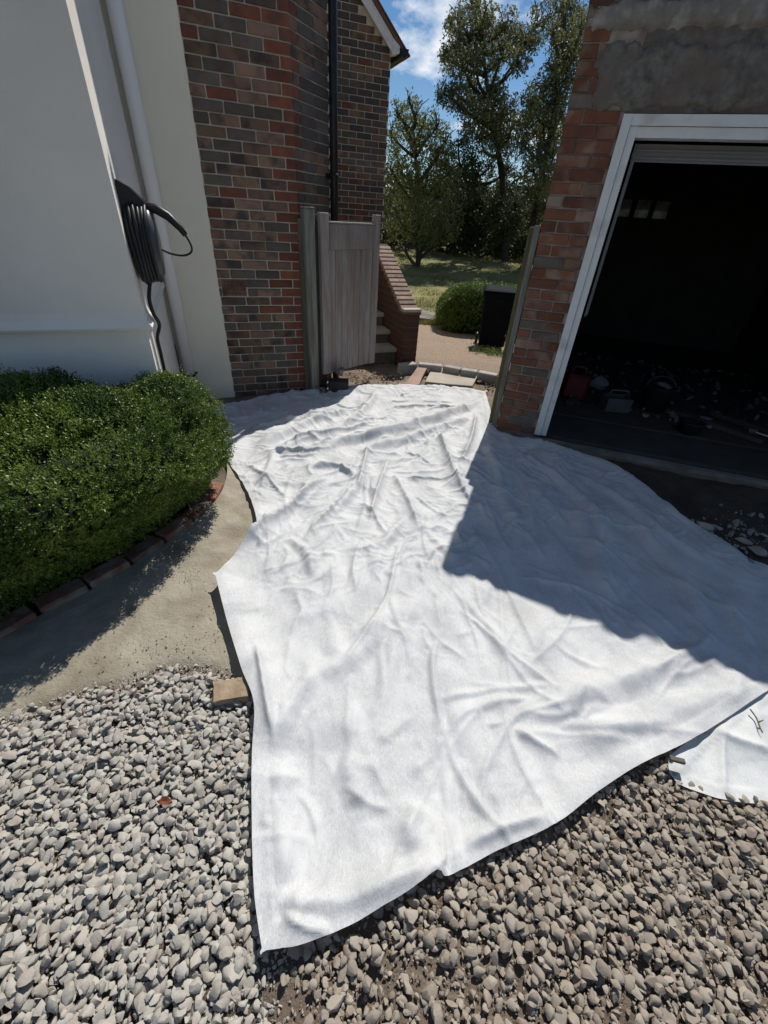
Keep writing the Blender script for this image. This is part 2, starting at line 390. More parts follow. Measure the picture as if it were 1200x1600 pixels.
# fabric
def fabric_material(name, base, alt):
    m = bpy.data.materials.new(name); m.use_nodes = True
    t = m.node_tree; N = t.nodes; Lk = t.links
    p = N['Principled BSDF']; p.inputs['Roughness'].default_value = .62; p.inputs['Specular IOR Level'].default_value = .25
    tc = N.new('ShaderNodeTexCoord')
    mp_ = N.new('ShaderNodeMapping'); mp_.inputs['Scale'].default_value = (1, .35, 1); mp_.inputs['Rotation'].default_value = (0, 0, .5)
    Lk.new(tc.outputs['Object'], mp_.inputs[0])
    n1 = N.new('ShaderNodeTexNoise'); n1.inputs['Scale'].default_value = 190; n1.inputs['Detail'].default_value = 5; n1.inputs['Distortion'].default_value = 1.4
    n2 = N.new('ShaderNodeTexNoise'); n2.inputs['Scale'].default_value = 5.5; n2.inputs['Detail'].default_value = 9
    n3 = N.new('ShaderNodeTexNoise'); n3.inputs['Scale'].default_value = 34; n3.inputs['Detail'].default_value = 5
    Lk.new(mp_.outputs[0], n1.inputs['Vector']); Lk.new(tc.outputs['Object'], n2.inputs['Vector']); Lk.new(tc.outputs['Object'], n3.inputs['Vector'])
    ma = N.new('ShaderNodeMath'); ma.operation = 'MULTIPLY_ADD'; ma.inputs[1].default_value = .46
    mb = N.new('ShaderNodeMath'); mb.operation = 'MULTIPLY'; mb.inputs[1].default_value = .54
    Lk.new(n2.outputs['Fac'], mb.inputs[0]); Lk.new(n1.outputs['Fac'], ma.inputs[0]); Lk.new(mb.outputs[0], ma.inputs[2])
    rp = N.new('ShaderNodeValToRGB'); rp.color_ramp.elements[0].position = .40; rp.color_ramp.elements[1].position = .57
    rp.color_ramp.elements[0].color = (*alt, 1); rp.color_ramp.elements[1].color = (*base, 1)
    Lk.new(ma.outputs[0], rp.inputs[0])
    nd = N.new('ShaderNodeTexNoise'); nd.inputs['Scale'].default_value = 2.1; nd.inputs['Detail'].default_value = 9; nd.inputs['Roughness'].default_value = .68
    Lk.new(tc.outputs['Object'], nd.inputs['Vector'])
    rd = N.new('ShaderNodeValToRGB'); rd.color_ramp.elements[0].position = .56; rd.color_ramp.elements[1].position = .80
    rd.color_ramp.elements[1].color = (.42, .42, .42, 1)
    Lk.new(nd.outputs['Fac'], rd.inputs[0])
    md = N.new('ShaderNodeMixRGB'); md.inputs[2].default_value = (.46, .41, .33, 1)
    Lk.new(rd.outputs[0], md.inputs[0]); Lk.new(rp.outputs[0], md.inputs[1]); Lk.new(md.outputs[0], p.inputs['Base Color'])
    mc = N.new('ShaderNodeMath'); mc.operation = 'MULTIPLY_ADD'; mc.inputs[1].default_value = 1.6
    Lk.new(n3.outputs['Fac'], mc.inputs[0]); Lk.new(n1.outputs['Fac'], mc.inputs[2])
    b = N.new('ShaderNodeBump'); b.inputs['Strength'].default_value = .26; b.inputs['Distance'].default_value = .005
    Lk.new(mc.outputs[0], b.inputs['Height']); Lk.new(b.outputs[0], p.inputs['Normal'])
    tr = N.new('ShaderNodeBsdfTranslucent'); Lk.new(rp.outputs[0], tr.inputs[0]); Lk.new(b.outputs[0], tr.inputs[1])
    ms = N.new('ShaderNodeMixShader'); ms.inputs[0].default_value = .12
    out = N['Material Output']
    Lk.new(p.outputs[0], ms.inputs[1]); Lk.new(tr.outputs[0], ms.inputs[2]); Lk.new(ms.outputs[0], out.inputs[0])
    return m
M['fabric'] = fabric_material('fabric', (.665, .672, .668), (.51, .52, .525))
M['fabric_old'] = fabric_material('fabric_old', (.70, .72, .71), (.58, .60, .59))

# terrain material: soil near, grass beyond
def terrain_material():
    m = material('terrain', (.17, .128, .095), (.27, .212, .16), 9, .95, 1.0, 45, c3=(.13, .10, .075), scale3=2.3, amt3=.45, bdist=.02)
    t = m.node_tree; N = t.nodes; Lk = t.links
    p = [n for n in N if n.type == 'BSDF_PRINCIPLED'][0]
    src = p.inputs['Base Color'].links[0].from_socket
    tc = N.new('ShaderNodeTexCoord')
    a = N.new('ShaderNodeTexNoise'); a.inputs['Scale'].default_value = .55; a.inputs['Detail'].default_value = 8
    Lk.new(tc.outputs['Object'], a.inputs['Vector'])
    g = N.new('ShaderNodeValToRGB'); e = g.color_ramp.elements
    e[0].position = .36; e[0].color = (.115, .125, .04, 1); e[1].position = .64; e[1].color = (.27, .24, .10, 1)
    Lk.new(a.outputs['Fac'], g.inputs[0])
    an = N.new('ShaderNodeAttribute'); an.attribute_name = 'grass'
    mx = N.new('ShaderNodeMixRGB'); Lk.new(an.outputs['Fac'], mx.inputs[0]); Lk.new(src, mx.inputs[1]); Lk.new(g.outputs[0], mx.inputs[2])
    Lk.new(mx.outputs[0], p.inputs['Base Color'])
    return m
M['terrain'] = terrain_material()

# ------------------------------------------------------------------ terrain
YAW_H, YAW_G = R(22.75), R(-17.7)
def ground_z(x, y):
    """height of the bare ground"""
    x = np.asarray(x, float); y = np.asarray(y, float)
    z = np.interp(y, [-50, 5.6, 6.2, 8.2, 10.5, 13, 15.5, 18, 22, 30, 60, 200], [0, 0, 0, -.22, -.28, -.28, -.20, -.05, .32, .75, 1.8, 4])
    return z
def build_ground():
    def axis(lo, hi, a, b, fine, n):
        left = a - np.geomspace(.05, a - lo, n)[::-1]; right = b + np.geomspace(.05, hi - b, n)
        return np.concatenate([left, np.arange(a, b + 1e-6, fine), right])
    xs = axis(-150, 150, -2.6, 3.6, .04, 26); ys = axis(-60, 200, -1.2, 6.2, .04, 40)
    X, Y = np.meshgrid(xs, ys, indexing='ij')
    near = ((np.abs(X - .5) < 3.2) & (np.abs(Y - 2.5) < 3.8))
    Z = ground_z(X, Y) + np.where(near, (fbm(X, Y, 6, 3) - .5) * .022, 0)
    Z += np.where(Y > 9, (fbm(X, Y, .25, 5) - .5) * .25 * np.clip((Y - 9) / 6, 0, 1), 0)
    grass = np.clip((Y - 9.6) / .5, 0, 1)
    grass = np.maximum(grass, (np.abs(X) > 14) * 1.0)
    nx, ny = X.shape
    i, j = np.meshgrid(np.arange(nx - 1), np.arange(ny - 1), indexing='ij')
    a = (i * ny + j).ravel()
    faces = np.stack([a, a + ny, a + ny + 1, a + 1], 1)
    o = np_mesh('ground', np.stack([X.ravel(), Y.ravel(), Z.ravel()], 1), faces.ravel(), np.full(len(faces), 4), M['terrain'], True, {'grass': grass.ravel()})
    link(o); tag(o, 'bare brown soil running back to a dry lawn', 'ground', kind='structure')
build_ground()

def smooth_curve(pts, n=8, closed=False):
    pts = [Vector(p) for p in pts]; out = []
    m = len(pts)
    rngi = range(m) if closed else range(m - 1)
    for i in rngi:
        g = (lambda k: pts[k % m]) if closed else (lambda k: pts[min(max(k, 0), m - 1)])
        p0, p1, p2, p3 = g(i - 1), g(i), g(i + 1), g(i + 2)
        for k in range(n):
            t = k / n
            out.append(.5 * ((2 * p1) + (p2 - p0) * t + (2 * p0 - 5 * p1 + 4 * p2 - p3) * t * t + (3 * p1 - p0 - 3 * p2 + p3) * t ** 3))
    if not closed: out.append(pts[-1])
    return out

def poly_dist(P, poly, closed=True):
    """signed distance (positive inside) of points P (n,2) to polygon, and nearest point, and arc parameter"""
    A = np.array([(p[0], p[1]) for p in poly]); B = np.roll(A, -1, 0)
    if not closed: A, B = A[:-1], B[:-1]
    best = np.full(len(P), 1e9); near = np.zeros((len(P), 2)); arc = np.zeros(len(P)); inside = np.zeros(len(P), bool)
    L = np.hypot(*(B - A).T); S = np.concatenate([[0], np.cumsum(L)])
    for k in range(len(A)):
        a, b = A[k], B[k]; d = b - a; l2 = max(d @ d, 1e-12)
        t = np.clip(((P - a) @ d) / l2, 0, 1); q = a + t[:, None] * d
        dd = np.hypot(*(P - q).T); m = dd < best
        best[m] = dd[m]; near[m] = q[m]; arc[m] = S[k] + t[m] * L[k]
        if closed:
            c = (a[1] > P[:, 1]) != (b[1] > P[:, 1])
            with np.errstate(divide='ignore', invalid='ignore'):
                xx = (b[0] - a[0]) * (P[:, 1] - a[1]) / (b[1] - a[1]) + a[0]
            inside ^= c & (P[:, 0] < xx)
    return (np.where(inside, best, -best) if closed else best), near, arc

def hexmesh(poly, h):
    """triangular grid filling a polygon, edge vertices snapped on its outline"""
    A = np.array([(p[0], p[1]) for p in poly])
    lo = A.min(0) - 2 * h; hi = A.max(0) + 2 * h
    dy = h * math.sqrt(3) / 2
    ny = int((hi[1] - lo[1]) / dy) + 2; nx = int((hi[0] - lo[0]) / h) + 2
    I, J = np.meshgrid(np.arange(nx), np.arange(ny), indexing='ij')
    P = np.stack([lo[0] + (I + .5 * (J % 2)) * h, lo[1] + J * dy], -1).reshape(-1, 2)
    sd, near, arc = poly_dist(P, poly)
    keep = sd > -.55 * h
    snap = keep & (sd < .5 * h)
    P[snap] = near[snap]
    idx = (I * ny + J)
    i, j = np.meshgrid(np.arange(nx - 1), np.arange(ny - 1), indexing='ij')
    a = idx[i, j]; b = idx[i + 1, j]; c = idx[i, j + 1]; d = idx[i + 1, j + 1]
    ev = (j % 2 == 0)
    t1 = np.where(ev[..., None], np.stack([a, b, c], -1), np.stack([a, b, d], -1)).reshape(-1, 3)
    t2 = np.where(ev[..., None], np.stack([b, d, c], -1), np.stack([a, d, c], -1)).reshape(-1, 3)
    T = np.concatenate([t1, t2])
    T = T[keep[T].all(1)]
    area = np.cross(P[T[:, 1]] - P[T[:, 0]], P[T[:, 2]] - P[T[:, 0]])
    T = T[area > .02 * h * h]
    used = np.unique(T); remap = -np.ones(len(P), int); remap[used] = np.arange(len(used))
    return P[used], remap[T], sd[used], (snap[used])

# mortar bed between the brick edging and the fabric
EDGE = [at(-130, 1085), at(-60, 1050), at(0, 1010), at(65, 970), at(150, 926), at(228, 878), at(282, 840), at(325, 806), at(350, 770), at(356, 735), at(350, 700)]
EDGE = [Vector((p.x, p.y, 0)) for p in EDGE]
bed_poly = EDGE + [at(430, 690), at(480, 850), at(420, 1000), at(400, 1090), at(330, 1058), at(260, 1052), at(190, 1078), at(90, 1108), at(0, 1140), at(-130, 1180)]
bed_poly = smooth_curve(bed_poly, 5, True)
P2, T2, sd2, _ = hexmesh(bed_poly, .02)
edge_d, _, _ = poly_dist(P2, EDGE, False)
z2 = .012 + .02 * np.clip(1 - edge_d / .35, 0, 1) ** 1.5 + (fbm(P2[:, 0], P2[:, 1], 9, 21) - .5) * .022 + (fbm(P2[:, 0], P2[:, 1], 45, 31, 3) - .5) * .007 + .005
z2 -= .03 * np.clip(1 - sd2 / .06, 0, 1) * (edge_d > .1)
BED = (P2, T2, edge_d)
o = np_mesh('mortar_bed', np.column_stack([P2, z2]), T2.ravel(), np.full(len(T2), 3), M['mortar_bed'], True)
bed_ob = o
link(o); tag(o, 'smooth sandy mortar bed beside the curved brick edging', 'mortar bed', kind='structure')

# dark damp soil in front of the garage
sp_ = smooth_curve([(1.05, 3.72, 0), (1.3, 2.6, 0), (2.0, 1.6, 0), (3.0, 1.1, 0), (4.2, 1.2, 0), (4.2, 2.75, 0), (2.6, 3.24, 0)], 6, True)
P3, T3, sd3, _ = hexmesh(sp_, .03)
z3 = .016 + (fbm(P3[:, 0], P3[:, 1], 7, 41) - .5) * .03 - .03 * np.clip(1 - sd3 / .1, 0, 1)
o = np_mesh('dark_soil', np.column_stack([P3, z3]), T3.ravel(), np.full(len(T3), 3), M['soil_dark'], True)
link(o); tag(o, 'dark damp soil in front of the garage opening', 'soil', kind='structure')

# brown gravel path beyond the kerb
pp = smooth_curve([(-.4, 5.95, 0), (.4, 5.98, 0), (1.5, 5.7, 0), (3.2, 5.5, 0), (4.5, 7.0, 0), (3.5, 9.4, 0), (1.6, 9.7, 0), (.2, 9.9, 0), (-.2, 8.5, 0)], 6, True)
P4, T4, sd4, _ = hexmesh(pp, .05)
z4 = ground_z(P4[:, 0], P4[:, 1]) + .02 + (fbm(P4[:, 0], P4[:, 1], 12, 51) - .5) * .012 - .03 * np.clip(1 - sd4 / .06, 0, 1)
o = np_mesh('gravel_path', np.column_stack([P4, z4]), T4.ravel(), np.full(len(T4), 3), M['path_gravel'], True)
link(o); tag(o, 'brown pea gravel path beyond the kerb stones', 'path', kind='structure')
# pale concrete path strip at the lawn edge
mb = MB()
pa = [at(640, 478, -.24), at(668, 489, -.24), at(720, 500, -.24), at(780, 516, -.24)]
pb = [at(640, 499, -.24), at(660, 500, -.24), at(705, 506, -.24), at(780, 528, -.24)]
poly = [(p.x, p.y) for p in pa] + [(p.x, p.y) for p in reversed(pb)]
mb.prism(poly, -.4, -.20)
tag(mb.build('concrete_path', M['concrete']), 'narrow pale concrete path along the lawn edge', 'path', kind='structure')

# ------------------------------------------------------------------ gravel
def rock_variants(n, sub):
    out = []
    r = np.random.default_rng(77 + sub)
    for k in range(n):
        bm = bmesh.new(); bmesh.ops.create_icosphere(bm, subdivisions=sub, radius=1)
        v = np.array([x.co[:] for x in bm.verts]); f = np.array([[q.index for q in x.verts] for x in bm.faces])
        bm.free()
        for _ in range(17):
            nrm = r.normal(size=3); nrm /= np.linalg.norm(nrm); d = r.uniform(.44, .78)
            s = v @ nrm; m = s > d
            v[m] -= (s[m] - d)[:, None] * nrm * .98
        v *= np.array([1, r.uniform(.6, .95), r.uniform(.36, .66)])
        ed = np.unique(np.sort(np.concatenate([f[:, [0, 1]], f[:, [1, 2]], f[:, [2, 0]]]), 1), axis=0)
        for _ in range(0):
            ac = np.zeros_like(v); ct = np.zeros(len(v))
            np.add.at(ac, ed[:, 0], v[ed[:, 1]]); np.add.at(ac, ed[:, 1], v[ed[:, 0]]); np.add.at(ct, ed[:, 0], 1); np.add.at(ct, ed[:, 1], 1)
            v = v * .72 + .28 * ac / ct[:, None]
        v += r.normal(size=v.shape) * .008
        v *= 1.08
        out.append((v, f))
    return out
ROCKS2 = rock_variants(26, 2); ROCKS1 = rock_variants(16, 1)
def scatter_rocks(pos, size, tone, rocks, tilt=.5, seed=1):
    r = np.random.default_rng(seed); n = len(pos)
    yaw = r.uniform(0, 2 * np.pi, n); tx = r.normal(0, tilt, n); ty = r.normal(0, tilt, n)
    cz, sz = np.cos(yaw), np.sin(yaw); cx, sx = np.cos(tx), np.sin(tx); cy, sy = np.cos(ty), np.sin(ty)
    Z = np.zeros(n); O = np.ones(n)
    Rz = np.array([[cz, -sz, Z], [sz, cz, Z], [Z, Z, O]]).transpose(2, 0, 1)
    Rx = np.array([[O, Z, Z], [Z, cx, -sx], [Z, sx, cx]]).transpose(2, 0, 1)
    Ry = np.array([[cy, Z, sy], [Z, O, Z], [-sy, Z, cy]]).transpose(2, 0, 1)
    Rm = Rx @ Ry @ Rz
    kind = r.integers(0, len(rocks), n)
    V = []; Fc = []; A = []; base = 0
    for k, (v, f) in enumerate(rocks):
        m = np.where(kind == k)[0]
        if not len(m): continue
        w = np.einsum('nij,vj->nvi', Rm[m], v) * size[m][:, None, None] + pos[m][:, None, :]
        V.append(w.reshape(-1, 3))
        Fc.append((f[None] + (base + np.arange(len(m)) * len(v))[:, None, None]).reshape(-1, 3))
        A.append(np.repeat(tone[m], len(v))); base += len(m) * len(v)
    return np.concatenate(V), np.concatenate(Fc), np.concatenate(A)

# outline of the fabric (pixel of the photograph, height) -> ground
FAB_PX = [(336, 642, .05), (350, 690, .05), (358, 722, .045), (382, 760, .045), (398, 800, .045), (404, 838, .05), (404, 838, .05), (372, 866, .075), (336, 896, .10), (336, 896, .10),
          (352, 960, .09), (376, 1040, .08), (397, 1100, .07), (394, 1180, .06), (394, 1290, .055), (398, 1400, .055), (410, 1486, .06), (410, 1486, .06),
          (470, 1478, .06), (560, 1440, .055), (640, 1392, .055), (685, 1358, .075), (700, 1368, .05), (770, 1332, .055), (870, 1286, .06), (940, 1232, .06),
          (1000, 1195, .06), (1090, 1150, .06), (1200, 1078, .06), (1300, 1010, .06), (1420, 940, .06), (1400, 905, .05), (1290, 915, .045),
          (1200, 886, .04), (1120, 840, .04), (1060, 800, .045), (1000, 752, .05), (940, 718, .06), (880, 698, .06), (800, 680, .06), (772, 668, .06),
          (766, 640, .06), (758, 612, .07), (758, 612, .07), (700, 602, .06), (620, 603, .05), (575, 604, .05), (530, 606, .05), (470, 613, .05), (420, 620, .045), (372, 628, .045)]
fab_curve = smooth_curve([at(*p) for p in FAB_PX], 6, True)

und_c = smooth_curve([at(*p) for p in [(1052, 1176, .045), (1052, 1176, .045), (1046, 1198, .035), (1062, 1222, .03), (1100, 1237, .035), (1138, 1248, .04), (1190, 1254, .035), (1290, 1262, .035), (1420, 1180, .04), (1400, 1020, .045), (1290, 1020, .045), (1150, 1100, .045)]], 6, True)
def outside_fabric(P, margin):
    sd, _, _ = poly_dist(P, fab_curve); s2, _, _ = poly_dist(P, und_c); return (sd < margin) & (s2 < margin * .25)

def gravel_field(name, poly, pitch, smin, smax, mat, label, seed, density, under=.07, second=.9):
    r = np.random.default_rng(seed)
    A = np.array([(p[0], p[1]) for p in poly]); lo, hi = A.min(0), A.max(0)
    layers = []
    for layer, (pt, z0, keep) in enumerate(((pitch, .004, 1.0), (pitch * 1.12, .017, second), (pitch * 1.6, .029, second * .55))):
        gx, gy = np.meshgrid(np.arange(lo[0], hi[0], pt), np.arange(lo[1], hi[1], pt * .87), indexing='ij')
        gx = gx + (np.arange(gx.shape[1]) % 2)[None] * pt / 2
        P = np.stack([gx.ravel(), gy.ravel()], 1) + r.normal(0, pt * .2, (gx.size, 2))
        P = P[r.random(len(P)) < keep]
        sd, _, _ = poly_dist(P, poly); P = P[sd > 0]; sd = sd[sd > 0]
        m = outside_fabric(P, under); P = P[m]; sd = sd[m]
        dn = density(P[:, 0], P[:, 1]) * np.clip((sd - .16 * fbm(P[:, 0], P[:, 1], 8, seed + 4, 3) + .05) / .06 + .16, 0, 1)
        m = r.random(len(P)) < dn; P = P[m]
        s = smin + (smax - smin) * r.beta(1.7, 3.0, len(P))
        z = ground_z(P[:, 0], P[:, 1]) + z0 + s * .25 + (fbm(P[:, 0], P[:, 1], 5, seed) - .5) * .02
        layers.append((np.column_stack([P, z]), s))
    pos = np.concatenate([l[0] for l in layers]); size = np.concatenate([l[1] for l in layers])
    tone = np.clip(r.random(len(pos)) * .8 + .2 * fbm(pos[:, 0], pos[:, 1], 2, seed + 9), 0, 1)
    v, f, a = scatter_rocks(pos, size, tone, ROCKS2, .36, seed)
    # fine chips and grit between the stones
    nC = int(6500 * (hi[0] - lo[0]) * (hi[1] - lo[1]))
    C = np.stack([r.uniform(lo[0], hi[0], nC), r.uniform(lo[1], hi[1], nC)], 1)
    sd, _, _ = poly_dist(C, poly); C = C[sd > 0]; C = C[outside_fabric(C, under)]
    cs = .002 + .010 * r.random(len(C)) ** 1.6
    cpos = np.column_stack([C, ground_z(C[:, 0], C[:, 1]) + .008 + cs * .4])
    v2, f2, a2 = scatter_rocks(cpos, cs, r.random(len(C)), ROCKS1, .6, seed + 3)
    o = np_mesh(name, np.concatenate([v, v2]), np.concatenate([f, f2 + len(v)]).ravel(), np.full(len(f) + len(f2), 3), mat, True, {'tone': np.concatenate([a, a2])})
    o.data.set_sharp_from_angle(angle=R(36)); link(o); tag(o, label, 'gravel', kind='stuff')
    print('STONES', name, len(pos), len(f), len(f2)); return len(pos)

left_poly = [at(-120, 1165), at(-60, 1140), at(60, 1085), at(190, 1055), at(270, 1040), at(345, 1040), at(400, 1060), at(440, 1200), at(455, 1480), at(440, 1610), at(436, 1760), at(-190, 1760)]
def dens_left(x, y): return np.clip(1.2 - 0 * x, 0, 1)
n1 = gravel_field('gravel', left_poly, .0255, .011, .033, M['gravel_grey'], 'pale grey limestone gravel left of the white fabric', 11, dens_left)
right_poly = [at(415, 1470), at(560, 1400), at(700, 1330), at(880, 1250), at(1000, 1170), at(1100, 1110), at(1330, 1050), at(1380, 1760), at(438, 1760), at(440, 1610)]
soil_c = [at(620, 1560), at(700, 1500), at(1150, 1500), at(830, 1590), at(870, 1300)]
def dens_right(x, y):
    n = fbm(x, y, 4.0, 61, 3)
    d = np.clip((n - .22) / .12, 0.4, 1)
    for c, rr in zip(soil_c, (.13, .13, .12, .12, .07)):
        d = d * (1 - .62 * np.exp(-((x - c.x) ** 2 + (y - c.y) ** 2) / rr ** 2))
    return d
n2_ = gravel_field('gravel', right_poly, .0248, .010, .032, M['gravel_brown'], 'brown dusty gravel mixed with soil below the fabric edge', 12, dens_right, second=.75)

# crumbs of dry mortar on the bed
def crumbs():
    r = np.random.default_rng(5); P = []
    for px, py, spx, spy, n in ((300, 908, 14, 9, 130), (345, 960, 40, 16, 90), (250, 1015, 55, 14, 260), (330, 1005, 30, 20, 160), (385, 925, 20, 12, 70), (150, 1050, 50, 12, 90)):
        for _ in range(n // 2):
            p = at(px + r.normal(0, spx), py + r.normal(0, spy)); P.append((p.x, p.y, .024))
    P = np.array(P); ok = outside_fabric(P[:, :2], .03); P = P[ok]
    s = .0014 + .005 * r.random(len(P)) ** 2; P[:, 2] -= s * .1
    v, f, a = scatter_rocks(P, s, r.random(len(P)), ROCKS1, .6, 9)
    o = np_mesh('mortar_crumbs', v, f.ravel(), np.full(len(f), 3), M['mortar_bed'], False, {'tone': a})
    link(o); tag(o, 'dry mortar crumbs scattered over the sandy bed', 'rubble', kind='stuff')
crumbs()

# the bed sinks under the fabric
sdf_, _, _ = poly_dist(BED[0], fab_curve)
co = np.empty(len(BED[0]) * 3, np.float32); bed_ob.data.vertices.foreach_get('co', co); co = co.reshape(-1, 3)
co[:, 2] -= np.clip((sdf_ - .01) / .08, 0, 1) * .05
bed_ob.data.vertices.foreach_set('co', co.ravel()); bed_ob.data.update()

# ------------------------------------------------------------------ white fabric
def cloth_height(P, ridges, world=False):
    z = np.zeros(len(P))
    for pts, A, w, sharp in ridges:
        C = smooth_curve([Vector((x, y, 0)) for x, y in pts] if world else [at(x, y, .05) for x, y in pts], 5)
        cx = np.array([(q.x, q.y) for q in C]); m = 4 * w
        sel = np.where((P[:, 0] > cx[:, 0].min() - m) & (P[:, 0] < cx[:, 0].max() + m) & (P[:, 1] > cx[:, 1].min() - m) & (P[:, 1] < cx[:, 1].max() + m))[0]
        if not len(sel): continue
        Q = P[sel]
        d, near, arc = poly_dist(Q, C, False)
        L = sum((C[i + 1] - C[i]).length for i in range(len(C) - 1))
        u = np.clip(arc / L, 0, 1); tp = np.clip(np.minimum(u, 1 - u) * 4, 0, 1); tp = tp * tp * (3 - 2 * tp)
        wv = w * (0.75 + .5 * vnoise(Q[:, 0], Q[:, 1], 6, 71))
        prof = np.exp(-(d / wv) ** 2) if not sharp else np.exp(-np.sqrt((d / wv) ** 2 + .02) + .14)
        add = A * tp * prof * np.clip(2 - d / (2 * w), 0, 1)
        z[sel] = np.maximum(z[sel], add) + .35 * np.minimum(z[sel], add)
    return z
def random_creases(n, seed, px0, px1, py0, py1, ang, spread, lmin, lmax, amin, amax, wmin, wmax):
    r = np.random.default_rng(seed); out = []
    for _ in range(n):
        c = at(r.uniform(px0, px1), r.uniform(py0, py1)); a = ang + r.normal(0, spread); L = r.uniform(lmin, lmax)
        d = np.array([math.cos(a), math.sin(a)]); nn = np.array([-d[1], d[0]]); bend = r.normal(0, .10)
        pts = [(c.x + d[0] * L * t + nn[0] * L * bend * (1 - 4 * t * t) + r.normal(0, .006), c.y + d[1] * L * t + nn[1] * L * bend * (1 - 4 * t * t) + r.normal(0, .006)) for t in (-.5, -.25, 0, .25, .5)]
        out.append((pts, r.uniform(amin, amax), r.uniform(wmin, wmax), r.random() < .7))
    return out

def relax(P3d, T, rest, bend_pairs, bend_rest, floor, free, iters, grav):
    E = np.unique(np.sort(np.concatenate([T[:, [0, 1]], T[:, [1, 2]], T[:, [2, 0]]]), 1), axis=0)
    n = len(P3d)
    X = P3d.copy()
    l0 = rest(E)
    a, b = E[:, 0], E[:, 1]
    cnt = np.bincount(np.concatenate([a, b]), minlength=n).astype(float)
    for it in range(iters):
        X[:, 2] -= grav
        for rep in range(2):
            d = X[b] - X[a]; l = np.sqrt((d * d).sum(1)) + 1e-9
            c = d * (.5 * (1 - l0 / l))[:, None]
            for k in range(3):
                acc = np.bincount(a, c[:, k], n) - np.bincount(b, c[:, k], n)
                X[:, k] += 1.4 * acc / cnt * free[:, k]
        if it % 4 == 3:      # bending: pull towards the neighbours' mean
            m = np.zeros((n, 3))
            for k in range(3):
                m[:, k] = (np.bincount(a, X[b, k], n) + np.bincount(b, X[a, k], n)) / cnt
            X += (m - X) * (.02 * free)
        X[:, 2] = np.maximum(X[:, 2], floor(X))
    return X

RIDGES = [
    # long diagonal creases, as they run in the cloth: (pixels), height, width, sharp
    ([(520, 742), (480, 775), (420, 826), (350, 888)], .050, .035, True),
    ([(556, 745), (540, 775), (500, 815), (470, 850)], .030, .028, True),
    ([(765, 622), (700, 645), (620, 672), (540, 690), (470, 715)], .050, .05, False),
    ([(750, 648), (690, 668), (620, 690), (560, 700)], .042, .045, False),
    ([(560, 640), (500, 655), (440, 680), (390, 710)], .040, .05, False),
    ([(590, 612), (565, 645), (530, 668)], .035, .04, False),
    ([(600, 655), (545, 672), (480, 684), (420, 700)], .03, .035, True),
    ([(520, 700), (470, 706), (410, 706)], .025, .025, True),
    ([(680, 668), (700, 715), (722, 768), (760, 800)], .032, .035, True),
    ([(575, 690), (566, 740), (552, 770)], .028, .03, True),
    ([(610, 710), (590, 765), (575, 830)], .025, .03, True),
    ([(615, 735), (640, 790), (655, 830)], .022, .03, True),
    ([(560, 745), (520, 728), (480, 735)], .030, .03, False),
    ([(640, 800), (600, 850), (580, 900)], .018, .035, False),
    ([(660, 820), (690, 850), (720, 880)], .016, .04, False),
    ([(452, 840), (480, 868), (490, 905)], .022, .035, False),
    ([(430, 700), (420, 740), (405, 775)], .028, .035, False),
    ([(380, 720), (430, 760), (450, 775)], .018, .025, True),
    ([(600, 940), (580, 1000), (520, 1040), (470, 1050)], .016, .045, False),
    ([(650, 920), (620, 1000), (600, 1080), (590, 1160)], .016, .05, False),
    ([(560, 1170), (545, 1210), (570, 1260)], .014, .03, False),
    ([(1110, 1010), (1000, 1050), (900, 1085), (800, 1135)], .030, .06, False),
    ([(800, 1135), (850, 1165), (880, 1185)], .016, .035, True),
    ([(1180, 1060), (1080, 1100), (980, 1130), (880, 1160)], .02, .05, False),
    ([(500, 1040), (460, 1090), (430, 1170)], .020, .04, False),
    ([(400, 1000), (418, 1100), (432, 1175)], .028, .028, True),
    ([(445, 1180), (440, 1300), (450, 1400)], .016, .04, False),
    ([(660, 1250), (640, 1300), (655, 1330)], .012, .04, False),
    ([(410, 1402), (490, 1412), (580, 1392), (650, 1360), (690, 1338)], .020, .03, False),
    ([(440, 1425), (470, 1450), (520, 1458)], .016, .02, True),
    ([(720, 1322), (790, 1292), (860, 1272)], .018, .024, False),
    ([(790, 700), (850, 730), (930, 800), (960, 880)], .028, .06, False),
    ([(760, 690), (790, 780), (820, 860)], .028, .05, False),
    ([(900, 780), (930, 860), (950, 950)], .022, .05, False),
    ([(960, 790), (1050, 880), (1130, 1000)], .022, .05, False),
    ([(880, 730), (960, 770), (1050, 840), (1150, 900)], .02, .04, False),
    ([(1080, 900), (1140, 950), (1180, 1010)], .022, .04, False),
    ([(745, 640), (735, 690), (715, 735)], .035, .03, True),
    ([(590, 640), (680, 632), (750, 642)], .02, .022, True),
    ([(420, 650), (480, 650), (540, 632)], .02, .05, False),
]
